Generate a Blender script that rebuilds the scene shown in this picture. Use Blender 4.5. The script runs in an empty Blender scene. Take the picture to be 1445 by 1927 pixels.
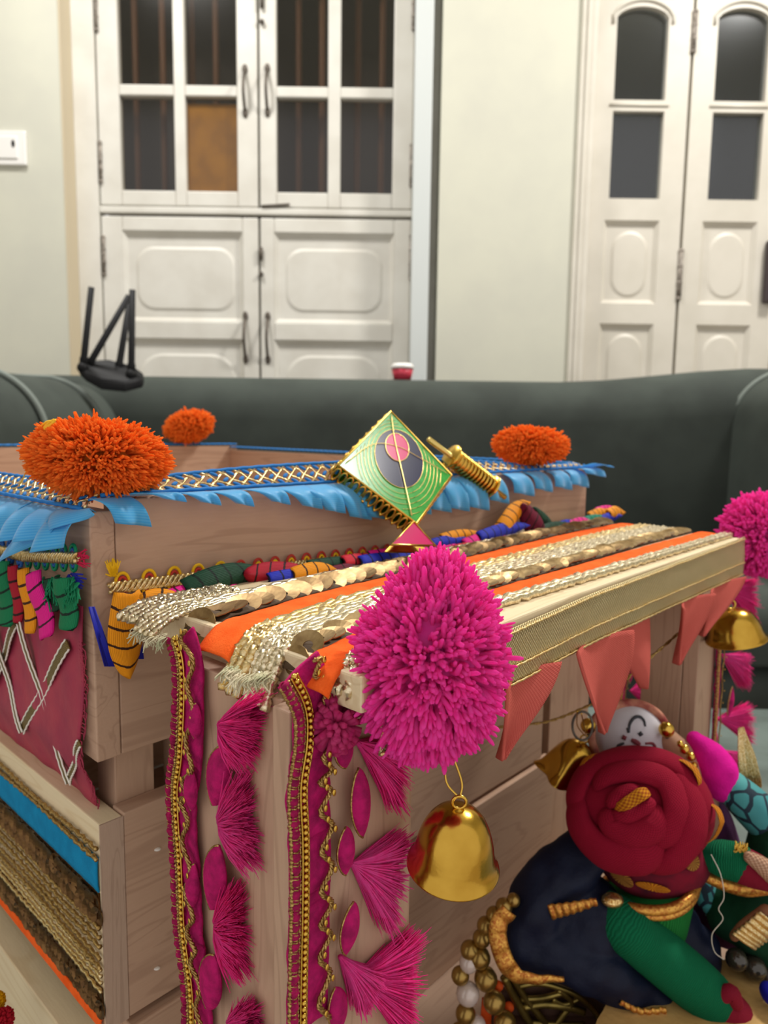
import bpy, math, random
import numpy as np
from mathutils import Vector, Matrix, noise

# ------------------------------------------------------------------ camera, light, exposure
scene = bpy.context.scene
COL = scene.collection
W_PX, H_PX = 1445.0, 1927.0
FOCAL = 1336.0                       # focal length in pixels of the 1445x1927 frame
PITCH = math.atan(153.5 / FOCAL)     # looking slightly down
ROLL = 0.014
CAM = Vector((0, 0, 0.70))
_f = Vector((0, math.cos(PITCH), -math.sin(PITCH)))
_r0 = Vector((1, 0, 0))
_u0 = _r0.cross(_f)
R_ = _r0 * math.cos(ROLL) + _u0 * math.sin(ROLL)
U_ = _u0 * math.cos(ROLL) - _r0 * math.sin(ROLL)
cd = bpy.data.cameras.new('camera')
cam = bpy.data.objects.new('camera', cd)
COL.objects.link(cam)
m = Matrix.Identity(4)
for i in range(3):
    m[i][0] = R_[i]; m[i][1] = U_[i]; m[i][2] = -_f[i]; m[i][3] = CAM[i]
cam.matrix_world = m
cd.sensor_fit = 'VERTICAL'
cd.sensor_height = 36.0
cd.sensor_width = 27.0
cd.lens = 36.0 * FOCAL / H_PX
cd.clip_start = 0.01
cd.clip_end = 50
cd.dof.use_dof = True
cd.dof.focus_distance = 0.235
cd.dof.aperture_fstop = 18.0
scene.camera = cam

world = bpy.data.worlds.new('world')
scene.world = world
world.use_nodes = True
world.node_tree.nodes['Background'].inputs[0].default_value = (1.0, 0.96, 0.93, 1)
world.node_tree.nodes['Background'].inputs[1].default_value = 0.80

def area_light(name, loc, target, size, power, color):
    d = bpy.data.lights.new(name, 'AREA')
    d.shape = 'DISK'; d.size = size; d.energy = power; d.color = color
    o = bpy.data.objects.new(name, d)
    COL.objects.link(o)
    o.location = loc
    o.rotation_euler = (Vector(target) - Vector(loc)).to_track_quat('-Z', 'Y').to_euler()
    return o
area_light('ceiling_lamp_light', (1.55, 1.35, 2.8), (0.2, 0.5, 0.5), 0.40, 62, (1.0, 0.97, 0.92))
area_light('ceiling_lamp_light', (-0.9, 1.55, 2.8), (-0.2, 1.0, 0.5), 0.45, 37, (1.0, 0.98, 0.95))

scene.view_settings.view_transform = 'Standard'
scene.view_settings.look = 'None'
scene.view_settings.gamma = 1.0
scene.view_settings.use_curve_mapping = False
scene.view_settings.exposure = 0.06

# ------------------------------------------------------------------ frames: pixel -> point on a real plane
D0 = 0.27
UA = Vector((0.679, 0.734, 0)).normalized()      # along the toy house's front, to the right
WA = Vector((0.734, -0.679, 0)).normalized()     # out of the toy house's front
ZA = Vector((0, 0, 1))
def ray(px, py):
    return (_f + R_ * ((px - W_PX / 2) / FOCAL) - U_ * ((py - H_PX / 2) / FOCAL))
def hit(px, py, p0, n):
    d = ray(px, py)
    return CAM + d * ((Vector(p0) - CAM).dot(n) / d.dot(n))
def DP(px, py, y):                                # plane parallel to the back wall at distance y
    d = ray(px, py)
    return CAM + d * (y / d.y)
P0 = DP(168, 1000, D0); P0.z = 0.0
def H(u, w, z): return P0 + UA * u + WA * w + ZA * z
def FW(px, py, w): return hit(px, py, H(0, w, 0), WA)       # plane parallel to the front wall
def LS(px, py, u): return hit(px, py, H(u, 0, 0), UA)       # plane parallel to the left side
def HZ(px, py, z): return hit(px, py, Vector((0, 0, z)), ZA)
def toH(p):
    d = p - P0
    return d.dot(UA), d.dot(WA), p.z
def ppm(p):                                       # metres per pixel at a point
    return (p - CAM).dot(_f) / FOCAL

# ------------------------------------------------------------------ materials
def S(h):
    h = h.lstrip('#')
    c = [int(h[i:i + 2], 16) / 255 for i in (0, 2, 4)]
    return tuple(x / 12.92 if x <= 0.04045 else ((x + 0.055) / 1.055) ** 2.4 for x in c) + (1,)
_M = {}
class NT:
    def __init__(s, name):
        s.m = bpy.data.materials.new(name); s.m.use_nodes = True
        s.t = s.m.node_tree; s.b = s.t.nodes['Principled BSDF']
    def n(s, typ, **kw):
        x = s.t.nodes.new(typ)
        for k, v in kw.items():
            if k in x.inputs.keys(): x.inputs[k].default_value = v
            else: setattr(x, k, v)
        return x
    def l(s, a, b): s.t.links.new(a, b)
def mixc(k, fac, a, b):
    mx = k.n('ShaderNodeMix', data_type='RGBA')
    for sock, v in ((mx.inputs[0], fac), (mx.inputs[6], a), (mx.inputs[7], b)):
        if hasattr(v, 'links') or hasattr(v, 'is_linked'): k.l(v, sock)
        else: sock.default_value = v
    return mx.outputs[2]
def mathn(k, op, a, b=0.0):
    x = k.n('ShaderNodeMath', operation=op)
    for i, v in enumerate((a, b)):
        if hasattr(v, 'is_linked'): k.l(v, x.inputs[i])
        else: x.inputs[i].default_value = v
    return x.outputs[0]
def plain(name, col, rough=0.6, metal=0.0, col2=None, nscale=60, bump=0.0, bscale=400, sheen=0.0, spec=0.5, coat=0.0, uv=False):
    """plain coloured material with optional mottling and bump"""
    if name in _M: return _M[name]
    k = NT(name)
    k.b.inputs['Roughness'].default_value = rough
    k.b.inputs['Metallic'].default_value = metal
    k.b.inputs['Specular IOR Level'].default_value = min(spec, .2) if sheen else spec
    k.b.inputs['Sheen Weight'].default_value = sheen
    k.b.inputs['Coat Weight'].default_value = coat
    if sheen: k.b.inputs['Sheen Tint'].default_value = S(col)
    tc = k.n('ShaderNodeTexCoord')
    co = tc.outputs['UV' if uv else 'Object']
    k.b.inputs['Base Color'].default_value = S(col)
    if col2:
        nz = k.n('ShaderNodeTexNoise', Scale=nscale, Detail=4.0); k.l(co, nz.inputs['Vector'])
        rp = k.n('ShaderNodeMapRange'); rp.inputs[1].default_value = .35; rp.inputs[2].default_value = .65
        k.l(nz.outputs[0], rp.inputs[0])
        k.l(mixc(k, rp.outputs[0], S(col), S(col2)), k.b.inputs['Base Color'])
    if bump:
        nb = k.n('ShaderNodeTexNoise', Scale=bscale, Detail=3.0); k.l(co, nb.inputs['Vector'])
        bp = k.n('ShaderNodeBump', Strength=bump, Distance=0.001); k.l(nb.outputs[0], bp.inputs['Height'])
        k.l(bp.outputs[0], k.b.inputs['Normal'])
    _M[name] = k.m
    return k.m
def wood(name, axis, col='#c09c82', col2='#926d56', fine=1.0, rough=0.65, seed=0.0):
    """pine: grain stretched along the board's own axis ('u','v' or 'z')"""
    if name in _M: return _M[name]
    k = NT(name)
    tc = k.n('ShaderNodeTexCoord')
    rot = k.n('ShaderNodeMapping'); rot.inputs['Rotation'].default_value = (0, 0, -math.atan2(UA.y, UA.x))
    rot.inputs['Location'].default_value = (seed, seed * .7, seed * .3)
    k.l(tc.outputs['Object'], rot.inputs['Vector'])
    mp = k.n('ShaderNodeMapping')
    st = {'u': (0.10, 1, 1), 'v': (1, 0.10, 1), 'z': (1, 1, 0.10)}[axis]
    mp.inputs['Scale'].default_value = st
    k.l(rot.outputs[0], mp.inputs['Vector'])
    n1 = k.n('ShaderNodeTexNoise', Scale=55.0 * fine, Detail=2.0, Distortion=0.6); k.l(mp.outputs[0], n1.inputs['Vector'])
    w = mathn(k, 'SINE', mathn(k, 'MULTIPLY', n1.outputs[0], 46.0))
    wl = k.n('ShaderNodeMapRange'); wl.inputs[1].default_value = .55; wl.inputs[2].default_value = 1.0
    wl.inputs[3].default_value = 0.0; wl.inputs[4].default_value = 0.42
    k.l(w, wl.inputs[0])
    n2 = k.n('ShaderNodeTexNoise', Scale=900.0 * fine, Detail=4.0); k.l(mp.outputs[0], n2.inputs['Vector'])
    n3 = k.n('ShaderNodeTexNoise', Scale=22.0, Detail=3.0); k.l(rot.outputs[0], n3.inputs['Vector'])
    c = mixc(k, wl.outputs[0], S(col), S(col2))
    c = mixc(k, mathn(k, 'MULTIPLY', n2.outputs[0], 0.35), c, S(col2))
    c = mixc(k, mathn(k, 'MULTIPLY', n3.outputs[0], 0.30), c, S('#cfb297'))
    k.l(c, k.b.inputs['Base Color'])
    k.b.inputs['Roughness'].default_value = rough
    bp = k.n('ShaderNodeBump', Strength=0.15, Distance=0.0006); k.l(n2.outputs[0], bp.inputs['Height'])
    k.l(bp.outputs[0], k.b.inputs['Normal'])
    _M[name] = k.m
    return k.m
def weave(name, col, col2, threads=1400.0, rough=0.8, bump=0.5, sheen=0.3, dist=0.0005, metal=0.0, trans=0.0):
    """woven cloth, threads crossing along the surface's own directions (UV in metres)"""
    if name in _M: return _M[name]
    k = NT(name)
    tc = k.n('ShaderNodeTexCoord'); sx = k.n('ShaderNodeSeparateXYZ'); k.l(tc.outputs['UV'], sx.inputs[0])
    a = mathn(k, 'SINE', mathn(k, 'MULTIPLY', sx.outputs[0], threads * 6.283))
    b = mathn(k, 'SINE', mathn(k, 'MULTIPLY', sx.outputs[1], threads * 6.283))
    h = mathn(k, 'MULTIPLY', a, b)
    f = mathn(k, 'ADD', mathn(k, 'MULTIPLY', h, 0.5), 0.5)
    nz = k.n('ShaderNodeTexNoise', Scale=260.0, Detail=2.0); k.l(tc.outputs['Object'], nz.inputs['Vector'])
    c = mixc(k, mathn(k, 'MULTIPLY', f, 0.8), S(col), S(col2))
    c = mixc(k, mathn(k, 'MULTIPLY', nz.outputs[0], 0.3), c, S(col))
    k.l(c, k.b.inputs['Base Color'])
    k.b.inputs['Roughness'].default_value = rough
    k.b.inputs['Specular IOR Level'].default_value = 0.15
    k.b.inputs['Metallic'].default_value = metal
    k.b.inputs['Sheen Weight'].default_value = sheen
    k.b.inputs['Sheen Tint'].default_value = S(col)
    bp = k.n('ShaderNodeBump', Strength=bump, Distance=dist); k.l(f, bp.inputs['Height'])
    k.l(bp.outputs[0], k.b.inputs['Normal'])
    if trans:
        out = k.t.nodes['Material Output']; tr = k.n('ShaderNodeBsdfTransparent'); tl = k.n('ShaderNodeBsdfTranslucent', Color=S(col))
        m1 = k.n('ShaderNodeMixShader', Fac=0.45); k.l(k.b.outputs[0], m1.inputs[1]); k.l(tl.outputs[0], m1.inputs[2])
        m2 = k.n('ShaderNodeMixShader', Fac=trans); k.l(m1.outputs[0], m2.inputs[1]); k.l(tr.outputs[0], m2.inputs[2])
        k.l(m2.outputs[0], out.inputs['Surface'])
    _M[name] = k.m
    return k.m
def wrapped(name, col, col2, threads=1000.0, rough=0.9, sheen=0.25, bump=0.8):
    """thread wound round a limb (lines across the length, UV x = length)"""
    if name in _M: return _M[name]
    k = NT(name)
    tc = k.n('ShaderNodeTexCoord'); sx = k.n('ShaderNodeSeparateXYZ'); k.l(tc.outputs['UV'], sx.inputs[0])
    nz = k.n('ShaderNodeTexNoise', Scale=220.0, Detail=3.0); k.l(tc.outputs['Object'], nz.inputs['Vector'])
    x = mathn(k, 'ADD', mathn(k, 'MULTIPLY', sx.outputs[0], threads * 6.283), mathn(k, 'MULTIPLY', nz.outputs[0], 9.0))
    f = mathn(k, 'ADD', mathn(k, 'MULTIPLY', mathn(k, 'SINE', x), 0.5), 0.5)
    k.l(mixc(k, mathn(k, 'MULTIPLY', f, 0.55), S(col), S(col2)), k.b.inputs['Base Color'])
    k.b.inputs['Roughness'].default_value = rough
    k.b.inputs['Specular IOR Level'].default_value = 0.15
    k.b.inputs['Sheen Weight'].default_value = sheen
    k.b.inputs['Sheen Tint'].default_value = S(col)
    bp = k.n('ShaderNodeBump', Strength=bump, Distance=0.0004); k.l(f, bp.inputs['Height'])
    k.l(bp.outputs[0], k.b.inputs['Normal'])
    _M[name] = k.m
    return k.m
def striped(name, col, line='#1c1216', period=0.0075, frac=0.14, ribs=1500.0):
    """embroidered petal: colour with dark stitched lines across (UV x = length)"""
    if name in _M: return _M[name]
    k = NT(name)
    tc = k.n('ShaderNodeTexCoord'); sx = k.n('ShaderNodeSeparateXYZ'); k.l(tc.outputs['UV'], sx.inputs[0])
    nz = k.n('ShaderNodeTexNoise', Scale=500.0); k.l(tc.outputs['Object'], nz.inputs['Vector'])
    y2 = mathn(k, 'MULTIPLY', mathn(k, 'MULTIPLY', sx.outputs[1], sx.outputs[1]), 40.0)
    x = mathn(k, 'ADD', mathn(k, 'ADD', sx.outputs[0], y2), mathn(k, 'MULTIPLY', nz.outputs[0], 0.0008))
    fr = mathn(k, 'FRACT', mathn(k, 'DIVIDE', x, period))
    ln = mathn(k, 'LESS_THAN', fr, frac)
    rb = mathn(k, 'SINE', mathn(k, 'MULTIPLY', sx.outputs[1], ribs * 6.283))
    f = mathn(k, 'ADD', mathn(k, 'MULTIPLY', rb, 0.14), 0.14)
    c = mixc(k, f, S(col), S(line)); c = mixc(k, ln, c, S(line))
    k.l(c, k.b.inputs['Base Color'])
    k.b.inputs['Roughness'].default_value = 0.6
    k.b.inputs['Specular IOR Level'].default_value = 0.2
    h = mathn(k, 'SUBTRACT', mathn(k, 'MULTIPLY', rb, 0.2), mathn(k, 'MULTIPLY', ln, 0.8))
    bp = k.n('ShaderNodeBump', Strength=0.5, Distance=0.0006); k.l(h, bp.inputs['Height'])
    k.l(bp.outputs[0], k.b.inputs['Normal'])
    _M[name] = k.m
    return k.m
def glitter(name, col, col2, scale=900.0, rough=0.32, bump=0.9, metal=0.9):
    """metallic thread: shiny with broken-up facets"""
    if name in _M: return _M[name]
    k = NT(name)
    tc = k.n('ShaderNodeTexCoord')
    vo = k.n('ShaderNodeTexVoronoi', Scale=scale); k.l(tc.outputs['Object'], vo.inputs['Vector'])
    sp = k.n('ShaderNodeSeparateColor'); k.l(vo.outputs['Color'], sp.inputs[0])
    k.l(mixc(k, sp.outputs[0], S(col), S(col2)), k.b.inputs['Base Color'])
    k.b.inputs['Metallic'].default_value = metal
    k.b.inputs['Roughness'].default_value = rough
    bp = k.n('ShaderNodeBump', Strength=bump, Distance=0.0006); k.l(sp.outputs[1], bp.inputs['Height'])
    k.l(bp.outputs[0], k.b.inputs['Normal'])
    _M[name] = k.m
    return k.m
def glass(name, tint, refl=0.12):
    if name in _M: return _M[name]
    k = NT(name)
    tr = k.n('ShaderNodeBsdfTransparent', Color=S(tint)); gl = k.n('ShaderNodeBsdfGlossy', Roughness=0.12)
    mx = k.n('ShaderNodeMixShader', Fac=refl)
    k.l(tr.outputs[0], mx.inputs[1]); k.l(gl.outputs[0], mx.inputs[2])
    k.l(mx.outputs[0], k.t.nodes['Material Output'].inputs['Surface'])
    _M[name] = k.m
    return k.m

# ------------------------------------------------------------------ mesh building
rng = np.random.default_rng(7)
random.seed(5)
def frame(axis, hint=ZA):
    a = Vector(axis).normalized()
    h = Vector(hint)
    if abs(a.dot(h.normalized())) > 0.97: h = Vector((1, 0, 0)) if abs(a.x) < 0.9 else Vector((0, 1, 0))
    x = (h - a * h.dot(a)).normalized()
    return x, a.cross(x).normalized(), a
class MB:
    def __init__(s): s.v = []; s.f = []; s.uv = []
    def add(s, vs, fs, uvs=None):
        b = len(s.v)
        s.v += [tuple(p) for p in vs]
        s.uv += list(uvs) if uvs is not None else [(p[0] + p[1], p[2]) for p in vs]
        s.f += [tuple(b + i for i in f) for f in fs]
        return s
    def box(s, o, a, b, c):
        """box from corner o with edge vectors a, b, c"""
        o, a, b, c = map(Vector, (o, a, b, c))
        if a.cross(b).dot(c) < 0: a, b = b, a
        v = [o, o + a, o + a + b, o + b]; v += [p + c for p in v]
        return s.add(v, [(3, 2, 1, 0), (4, 5, 6, 7), (0, 1, 5, 4), (1, 2, 6, 5), (2, 3, 7, 6), (3, 0, 4, 7)])
    def tube(s, pts, r, seg=8, closed=False, cap=True, flat=None):
        """sweep a circle (or an ellipse: flat=(hint, ratio)) along pts"""
        P = [Vector(p) for p in pts]; n = len(P)
        if not hasattr(r, '__len__'): r = [r] * n
        T = []
        for i in range(n):
            a = P[(i + 1) % n] if (closed or i < n - 1) else P[i]
            b = P[i - 1] if (closed or i > 0) else P[i]
            t = a - b
            T.append(t.normalized() if t.length > 1e-12 else (T[-1] if T else ZA))
        x, y, _ = frame(T[0], flat[0] if flat else ZA)
        vs, uvs, L = [], [], 0.0
        for i in range(n):
            if flat:
                x, y, _ = frame(T[i], flat[0])
            else:
                x = x - T[i] * x.dot(T[i])
                x = x.normalized() if x.length > 1e-9 else frame(T[i])[0]
                y = T[i].cross(x)
            if i: L += (P[i] - P[i - 1]).length
            k = flat[1] if flat else 1.0
            for j in range(seg):
                a = 2 * math.pi * j / seg
                vs.append(P[i] + (x * (math.cos(a) * k) + y * math.sin(a)) * r[i])
                uvs.append((L, a * r[i]))
        fs = []
        for i in range(n if closed else n - 1):
            i2 = (i + 1) % n
            for j in range(seg):
                j2 = (j + 1) % seg
                fs.append((i * seg + j, i * seg + j2, i2 * seg + j2, i2 * seg + j))
        if cap and not closed:
            fs.append(tuple(range(seg - 1, -1, -1))); fs.append(tuple((n - 1) * seg + j for j in range(seg)))
        return s.add(vs, fs, uvs)
    def ball(s, c, r, ax=None, nu=20, nv=12, fn=None):
        """ellipsoid; ax = three axes; fn(dir) scales the radius"""
        c = Vector(c)
        if not hasattr(r, '__len__'): r = (r, r, r)
        X, Y, Z = ax if ax else (Vector((1, 0, 0)), Vector((0, 1, 0)), ZA)
        vs, uvs, fs = [], [], []
        for i in range(nv + 1):
            t = math.pi * i / nv
            for j in range(nu):
                p = 2 * math.pi * j / nu
                d = (math.sin(t) * math.cos(p), math.sin(t) * math.sin(p), math.cos(t))
                k = fn(d) if fn else 1.0
                vs.append(c + X * (d[0] * r[0] * k) + Y * (d[1] * r[1] * k) + Z * (d[2] * r[2] * k))
                uvs.append((p * r[0], t * r[2]))
        for i in range(nv):
            for j in range(nu):
                j2 = (j + 1) % nu
                fs.append((i * nu + j, (i + 1) * nu + j, (i + 1) * nu + j2, i * nu + j2))
        return s.add(vs, fs, uvs)
    def lathe(s, prof, base, axis, seg=32, fn=None, hint=ZA):
        """turn profile [(radius, height)] about an axis; fn(angle, i) scales radius"""
        x, y, a = frame(axis, hint); base = Vector(base)
        vs, fs = [], []
        for i, (r, h) in enumerate(prof):
            for j in range(seg):
                t = 2 * math.pi * j / seg
                k = fn(t, i) if fn else 1.0
                vs.append(base + a * h + (x * math.cos(t) + y * math.sin(t)) * r * k)
        for i in range(len(prof) - 1):
            for j in range(seg):
                j2 = (j + 1) % seg
                fs.append((i * seg + j, i * seg + j2, (i + 1) * seg + j2, (i + 1) * seg + j))
        return s.add(vs, fs)
    def grid(s, fn, nu, nv):
        """surface fn(a, b) for a, b in 0..1"""
        P = [[Vector(fn(i / nu, j / nv)) for j in range(nv + 1)] for i in range(nu + 1)]
        vs, uvs = [], []
        for i in range(nu + 1):
            for j in range(nv + 1):
                vs.append(P[i][j])
        lu = sum((P[i + 1][nv // 2] - P[i][nv // 2]).length for i in range(nu))
        lv = sum((P[nu // 2][j + 1] - P[nu // 2][j]).length for j in range(nv))
        uvs = [(lu * i / nu, lv * (j / nv - .5)) for i in range(nu + 1) for j in range(nv + 1)]
        k = nv + 1
        fs = [(i * k + j, (i + 1) * k + j, (i + 1) * k + j + 1, i * k + j + 1) for i in range(nu) for j in range(nv)]
        return s.add(vs, fs, uvs)
    def prism(s, poly, d):
        """polygon (points on a plane) pushed along d"""
        n = len(poly); poly = [Vector(p) for p in poly]; d = Vector(d)
        nor = Vector((0, 0, 0))
        for i in range(n):
            nor += (poly[i] - poly[0]).cross(poly[(i + 1) % n] - poly[0])
        if nor.dot(d) > 0: poly = poly[::-1]
        vs = poly + [p + d for p in poly]
        fs = [tuple(range(n)), tuple(range(2 * n - 1, n - 1, -1))] + [((i + 1) % n, i, n + i, n + (i + 1) % n) for i in range(n)]
        return s.add(vs, fs)
    def build(s, name, mat, parent=None, smooth=True, bevel=0.0, solid=0.0, sub=0, mods=None):
        me = bpy.data.meshes.new(name)
        V = np.array(s.v, dtype=float)
        if parent is not None:
            org = ORG[parent]
        else:
            lo, hi = V.min(0), V.max(0)
            org = Vector(((lo[0] + hi[0]) / 2, (lo[1] + hi[1]) / 2, lo[2]))
        V = V - np.array(org)
        me.from_pydata(V.tolist(), [], s.f)
        ul = me.uv_layers.new(name='UVMap')
        li = np.empty(len(me.loops), dtype=np.int32); me.loops.foreach_get('vertex_index', li)
        ul.data.foreach_set('uv', np.array(s.uv, dtype=np.float32)[li].ravel())
        me.polygons.foreach_set('use_smooth', [smooth] * len(me.polygons))
        me.materials.append(mat)
        me.update()
        o = bpy.data.objects.new(name, me)
        COL.objects.link(o)
        if parent is not None: o.parent = parent
        else: o.location = org
        ORG[o] = Vector(org)
        if solid:
            md = o.modifiers.new('thickness', 'SOLIDIFY'); md.thickness = solid; md.offset = 0
        if bevel:
            md = o.modifiers.new('bevel', 'BEVEL'); md.width = bevel; md.segments = 2; md.limit_method = 'ANGLE'
        if sub:
            md = o.modifiers.new('subdivision', 'SUBSURF'); md.levels = sub; md.render_levels = sub
        return o
ORG = {}
def tag(o, label=None, cat=None, group=None, kind=None):
    if label: o['label'] = label
    if cat: o['category'] = cat
    if group: o['group'] = group
    if kind: o['kind'] = kind
    return o
def empty(name, loc, label=None, cat=None, group=None, kind=None):
    o = bpy.data.objects.new(name, None)
    o.empty_display_size = 0.02
    COL.objects.link(o); o.location = loc
    ORG[o] = Vector(loc)
    return tag(o, label, cat, group, kind)
def curve(pts, n):
    """smooth Catmull-Rom path through pts, n steps per span"""
    P = [Vector(p) for p in pts]
    P = [P[0] * 2 - P[1]] + P + [P[-1] * 2 - P[-2]]
    out = []
    for i in range(1, len(P) - 2):
        for j in range(n):
            t = j / n
            a, b, c, d = P[i - 1:i + 3]
            out.append(.5 * ((2 * b) + (c - a) * t + (2 * a - 5 * b + 4 * c - d) * t * t + (3 * b - a - 3 * c + d) * t ** 3))
    out.append(P[-2])
    return out
def lerp(a, b, t): return a + (b - a) * t

# ------------------------------------------------------------------ room
YW = 2.35                                        # back wall distance
wall_paint = plain('wall_paint', '#d0cfbf', 0.75, col2='#cac9bb', nscale=6, bump=0.05, bscale=120)
door_paint = plain('door_paint', '#dad7ce', 0.45, col2='#d0ccc2', nscale=9, bump=0.04, bscale=60)
door_paint_warm = plain('door_paint_warm', '#d8d2c6', 0.45, col2='#cec8bb', nscale=7, bump=0.04, bscale=60)
reveal_shade = plain('reveal_shade', '#cdbfa4', 0.6)  # darker beige: shade on the wall return put into its colour
trim_cool = plain('trim_paint', '#ced3d2', 0.5)
iron = plain('dark_iron', '#4b443e', 0.5, 0.6, col2='#6c635a', nscale=200)
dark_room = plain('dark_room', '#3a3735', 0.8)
bar_wood = plain('bar_wood', '#6b4a33', 0.6)
mustard = plain('mustard_board', '#c58a0c', 0.6, col2='#ab7506', nscale=14)
pane_glass = glass('pane_glass', '#e6e3df', 0.05)
pane_glass_cool = glass('pane_glass_cool', '#dfe3e6', 0.09)
def X(px, y=YW, py=400): return DP(px, py, y).x
def Z(py, y=YW, px=480): return DP(px, py, y).z
def struct(name, kind='structure'): 
    o = empty(name, (0, YW, 0)); o['kind'] = kind; return o
def tagk(o, kind='structure'): o['kind'] = kind; return o

fl = plain('floor_tile', '#b9b0a2', 0.35, col2='#a59b8c', nscale=5)
tagk(MB().box((-3.2, -0.6, -0.05), (6.4, 0, 0), (0, 3.5, 0), (0, 0, 0.05)).build('floor', fl, smooth=False))
tagk(MB().box((-3.2, -0.6, 3.0), (6.4, 0, 0), (0, 3.5, 0), (0, 0, 0.05)).build('ceiling', wall_paint, smooth=False))
tagk(MB().box((-3.25, -0.6, 0), (0.05, 0, 0), (0, 3.5, 0), (0, 0, 3.0)).build('wall_left', wall_paint, smooth=False))
tagk(MB().box((3.2, -0.6, 0), (0.05, 0, 0), (0, 3.5, 0), (0, 0, 3.0)).build('wall_right', wall_paint, smooth=False))
# back wall with two door openings
LX0, LX1 = X(121), X(826)
RX0, RX1 = X(1100), X(1100) + 1.02
DTOP = 2.62
bw = MB()
TH = 0.16
for x0, x1, z0, z1 in ((-3.2, LX0, 0, 3.0), (LX1, RX0, 0, 3.0), (RX1, 3.2, 0, 3.0), (LX0, LX1, DTOP, 3.0), (RX0, RX1, DTOP, 3.0)):
    bw.box((x0, YW, z0), (x1 - x0, 0, 0), (0, TH, 0), (0, 0, z1 - z0))
tagk(bw.build('wall_back', wall_paint, smooth=False))
tagk(MB().box((-3.2, YW - 0.012, 0), (LX0 + 3.2, 0, 0), (0, 0.012, 0), (0, 0, 0.1)).build('baseboard_back', door_paint, smooth=False, bevel=.002))

def rect_bar(mb, x0, x1, z0, z1, y0, y1):
    mb.box((x0, y0, z0), (x1 - x0, 0, 0), (0, y1 - y0, 0), (0, 0, z1 - z0)); return mb
def frame_bars(mb, x0, x1, z0, z1, holes, y0, y1):
    """slab x0..x1 z0..z1 with rectangular holes, cut into bars"""
    xs = sorted({x0, x1, *[h[0] for h in holes], *[h[1] for h in holes]})
    zs = sorted({z0, z1, *[h[2] for h in holes], *[h[3] for h in holes]})
    for a, b in zip(xs, xs[1:]):
        run = None
        for c, d in zip(zs, zs[1:]):
            mx, mz = (a + b) / 2, (c + d) / 2
            inside = any(h[0] < mx < h[1] and h[2] < mz < h[3] for h in holes)
            if not inside:
                if run and abs(run[1] - c) < 1e-9: run[1] = d
                else:
                    if run: rect_bar(mb, a, b, run[0], run[1], y0, y1)
                    run = [c, d]
        if run: rect_bar(mb, a, b, run[0], run[1], y0, y1)
    return mb
def loop_pts(kind, x0, x1, z0, z1, y, n=8):
    """outline of a raised field: 'oct' = rounded-corner rectangle, 'oval'"""
    pts = []
    if kind == 'oct':
        r = min(x1 - x0, z1 - z0) * .28
        for cx, cz, a0 in ((x1 - r, z1 - r, 0), (x0 + r, z1 - r, 90), (x0 + r, z0 + r, 180), (x1 - r, z0 + r, 270)):
            for i in range(n + 1):
                a = math.radians(a0 + 90 * i / n); pts.append((cx + r * math.cos(a), y, cz + r * math.sin(a)))
    else:
        r = (x1 - x0) / 2
        for cz, a0 in ((z1 - r, 0), (z0 + r, 180)):
            for i in range(2 * n + 1):
                a = math.radians(a0 + 180 * i / (2 * n)); pts.append((x0 + r + r * math.cos(a), y, cz + r * math.sin(a)))
    return pts
def raised_field(kind, x0, x1, z0, z1, yb, h, mb):
    """panel ground with a bevelled raised field"""
    a = loop_pts(kind, x0, x1, z0, z1, yb)
    cx, cz = (x0 + x1) / 2, (z0 + z1) / 2
    k = 0.010
    b = [(cx + (p[0] - cx) * (1 - k / (x1 - x0) * 2), yb - h, cz + (p[2] - cz) * (1 - k / (z1 - z0) * 2)) for p in a]
    n = len(a)
    mb.add(a + b, [(i, (i + 1) % n, n + (i + 1) % n, n + i) for i in range(n)] + [tuple(range(n, 2 * n))])
def panel(x0, x1, z0, z1, yb, kind, fx0, fx1, fz0, fz1, mb):
    mb.box((x0, yb, z0), (x1 - x0, 0, 0), (0, .012, 0), (0, 0, z1 - z0))
    # sloped moulding round the panel
    for (p, q, d) in (((x0, z0), (x1, z0), (0, 1)), ((x0, z1), (x1, z1), (0, -1)), ((x0, z0), (x0, z1), (1, 0)), ((x1, z0), (x1, z1), (-1, 0))):
        w = .014
        o = Vector((p[0], yb, p[1])); e = Vector((q[0] - p[0], 0, q[1] - p[1])); dd = Vector((d[0] * w, 0, d[1] * w))
        up = Vector((0, -.014, 0))
        mb.add([o, o + e, o + e + dd, o + dd, o + up, o + e + up], [(0, 1, 2, 3), (4, 5, 2, 3), (0, 3, 4), (1, 2, 5), (0, 1, 5, 4)])
    raised_field(kind, fx0, fx1, fz0, fz1, yb, .0042, mb)
def bow_handle(x, z0, z1, y, parent):
    pts = [(x, y, z0)] + [(x, y - .03 * math.sin(math.pi * t / 8), lerp(z0, z1, t / 8)) for t in range(1, 8)] + [(x, y, z1)]
    mb = MB().tube(pts, .005, 8)
    for z in (z0, z1): mb.ball((x, y, z), (.009, .006, .016))
    mb.build('door_handle', iron, parent)
def hinge(x, z0, z1, y, parent):
    mb = MB().tube([(x, y, z0), (x, y, z1)], .005, 8)
    for i in range(4): mb.ball((x, y, lerp(z0, z1, i / 3)), .0065, nu=8, nv=6)
    mb.build('hinge', iron_pale, parent)
iron_pale = plain('painted_iron', '#a79d92', 0.5, 0.1, col2='#5d554d', nscale=90)

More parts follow.
